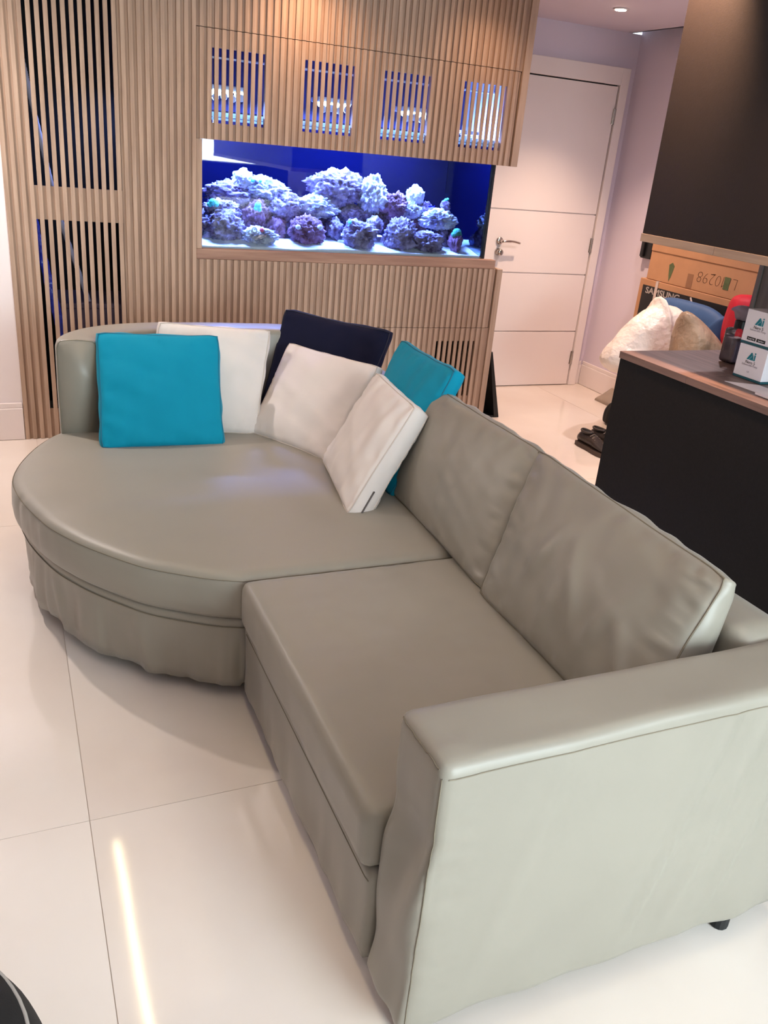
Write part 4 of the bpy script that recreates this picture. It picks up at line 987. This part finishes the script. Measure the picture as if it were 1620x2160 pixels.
# shoes
def shoe(x, y, ang, lab):
    t = empty('shoe', (x, y, 0), lab, 'shoe', 'pair of dark trainers behind the counter')
    R = Matrix.Rotation(ang, 4, 'Z'); T = Matrix.Translation((x, y, 0)) @ R
    # outline along local x (heel at 0, toe at 0.28)
    sec = [(0.0, .026, .058), (.02, .034, .072), (.06, .037, .074), (.10, .037, .070), (.14, .040, .072), (.18, .046, .060), (.22, .047, .046), (.255, .040, .036), (.278, .022, .026)]
    b = bmesh.new(); rings = []
    for (u, hw_, hh) in sec:
        ring = []
        for k in range(16):
            a = 2 * math.pi * k / 16; cx_, sz = math.cos(a), math.sin(a)
            zz = 0.024 + (hh - 0.0) * (0.5 + 0.5 * sz) ; yy = hw_ * cx_ * (1 - .45 * max(0, sz) ** 1.5)
            ring.append(b.verts.new(T @ Vector((u, yy, zz))))
        rings.append(ring)
    for A, B in zip(rings, rings[1:]):
        for k in range(16): b.faces.new((A[k], A[(k + 1) % 16], B[(k + 1) % 16], B[k]))
    b.faces.new(rings[0]); b.faces.new(rings[-1]); bmesh.ops.recalc_face_normals(b, faces=b.faces)
    obj('upper', b, M['shoe'], t, True)
    b = bmesh.new(); lo = []; hi = []
    prof = [(u - .004 if i == 0 else u + (.006 if i == 8 else 0), hw_ + .005) for i, (u, hw_, _) in enumerate(sec)]
    edge = [(u, q) for u, q in prof] + [(u, -q) for u, q in reversed(prof)]
    lo = [b.verts.new(T @ Vector((u, q, 0.001))) for u, q in edge]; hi = [b.verts.new(T @ Vector((u, q, 0.027))) for u, q in edge]
    b.faces.new(lo[::-1]); b.faces.new(hi)
    for i in range(len(edge)): b.faces.new((lo[i], lo[(i + 1) % len(edge)], hi[(i + 1) % len(edge)], hi[i]))
    obj('sole', b, M['shoe_sole'], t)
    b = bmesh.new(); tube(b, [T @ Vector((.055 + .045 * math.cos(a), .026 * math.sin(a), .098 + .004 * math.cos(a) ** 2)) for a in [2 * math.pi * k / 20 for k in range(20)]], .007, 8, closed=True)
    obj('collar', b, M['shoe'], t, True)
    b = bmesh.new(); lathe(b, [(0.001, 0), (0.001, 0.0005)], (0, 0, 0), 3); b.clear()
    vs = [b.verts.new(T @ Vector((.055 + .040 * math.cos(a), .022 * math.sin(a), .100))) for a in [2 * math.pi * k / 20 for k in range(20)]]
    b.faces.new(vs); obj('opening', b, M['dark_in'], t)  # dark disc stands in for the shade inside the shoe
    b = bmesh.new()
    for k in range(4): tube(b, [T @ Vector((.115 + .022 * k, -.026, .088 - .006 * k)), T @ Vector((.118 + .022 * k, 0, .1005 - .007 * k)), T @ Vector((.125 + .022 * k, .026, .086 - .006 * k))], .0035, 6)
    obj('laces', b, M['lace'], t, True)
shoe(3.178, 4.045, math.radians(-86), 'nearer dark brown trainer on the floor at the counter end')
shoe(3.285, 4.075, math.radians(-80), 'farther dark brown trainer, partly behind the other shoe')
o, _, _, _ = cushion('floor_cushion', [(3.93, 4.92, .012), (3.93, 4.45, .012), (4.07, 4.45, .09), (4.07, 4.92, .09)], .05, .05, .03, M['grey_cloth'], None, None, n=18, seed=2.2)
tag(o, 'grey cushion on the hall floor by the right baseboard', 'cushion')
sack('black_bag', (3.70, 4.36), [(0.002, .06), (.02, .085), (.09, .085), (.14, .06), (.16, .02)], M['bean'], 'small black bag on the floor behind the shoes', 3.3, .08)
# black board leaning on the unit
lb = empty('leaning_board', (2.88, 4.68, 0), 'thin black board leaning on the right side of the slatted unit', 'board')
b = bmesh.new(); vs = [b.verts.new(p) for p in ((2.900, 4.62, .002), (2.935, 4.62, .002), (2.822, 4.62, .44), (2.806, 4.62, .44), (2.900, 5.05, .002), (2.935, 5.05, .002), (2.822, 5.05, .44), (2.806, 5.05, .44))]
for f in ((0, 1, 2, 3), (7, 6, 5, 4), (1, 5, 6, 2), (4, 0, 3, 7), (3, 2, 6, 7), (4, 5, 1, 0)): b.faces.new([vs[i] for i in f])
bmesh.ops.recalc_face_normals(b, faces=b.faces); obj('board', b, M['plastic_black'], lb)
b = bmesh.new(); tube(b, [(2.86, 4.618, .004), (2.905, 4.618, .004)], .003, 6); obj('edge_band', boxes([(2.83, 2.899, 4.625, 5.04, 0.002, 0.012)]), M['plastic_black'], lb); b.free()

# black bag in the near left corner
bg = empty('bean_bag', (-0.33, 0.94, 0), 'black bag with pale grey piping on the floor in the near left corner', 'bag')
b = bmesh.new(); bmesh.ops.create_icosphere(b, subdivisions=5, radius=1.0)
BC, BR = Vector((-0.33, 0.94, 0.20)), Vector((0.30, 0.30, 0.21))
for v in b.verts:
    n = v.co.normalized(); f = 1 + 0.02 * nz(n, 3, 5)
    p = BC + Vector((n.x * BR.x, n.y * BR.y, n.z * BR.z)) * f; p.z = max(p.z, 0.002); v.co = p
obj('bag_body', b, M['bean'], bg, True)
b = bmesh.new(); tube(b, [BC + Vector((math.cos(a) * BR.x * .89, math.sin(a) * BR.y * .89, BR.z * .456)) * 1.008 for a in [2 * math.pi * k / 60 for k in range(60)]], .0036, 8, closed=True)
obj('piping', b, M['bean_pipe'], bg, True)
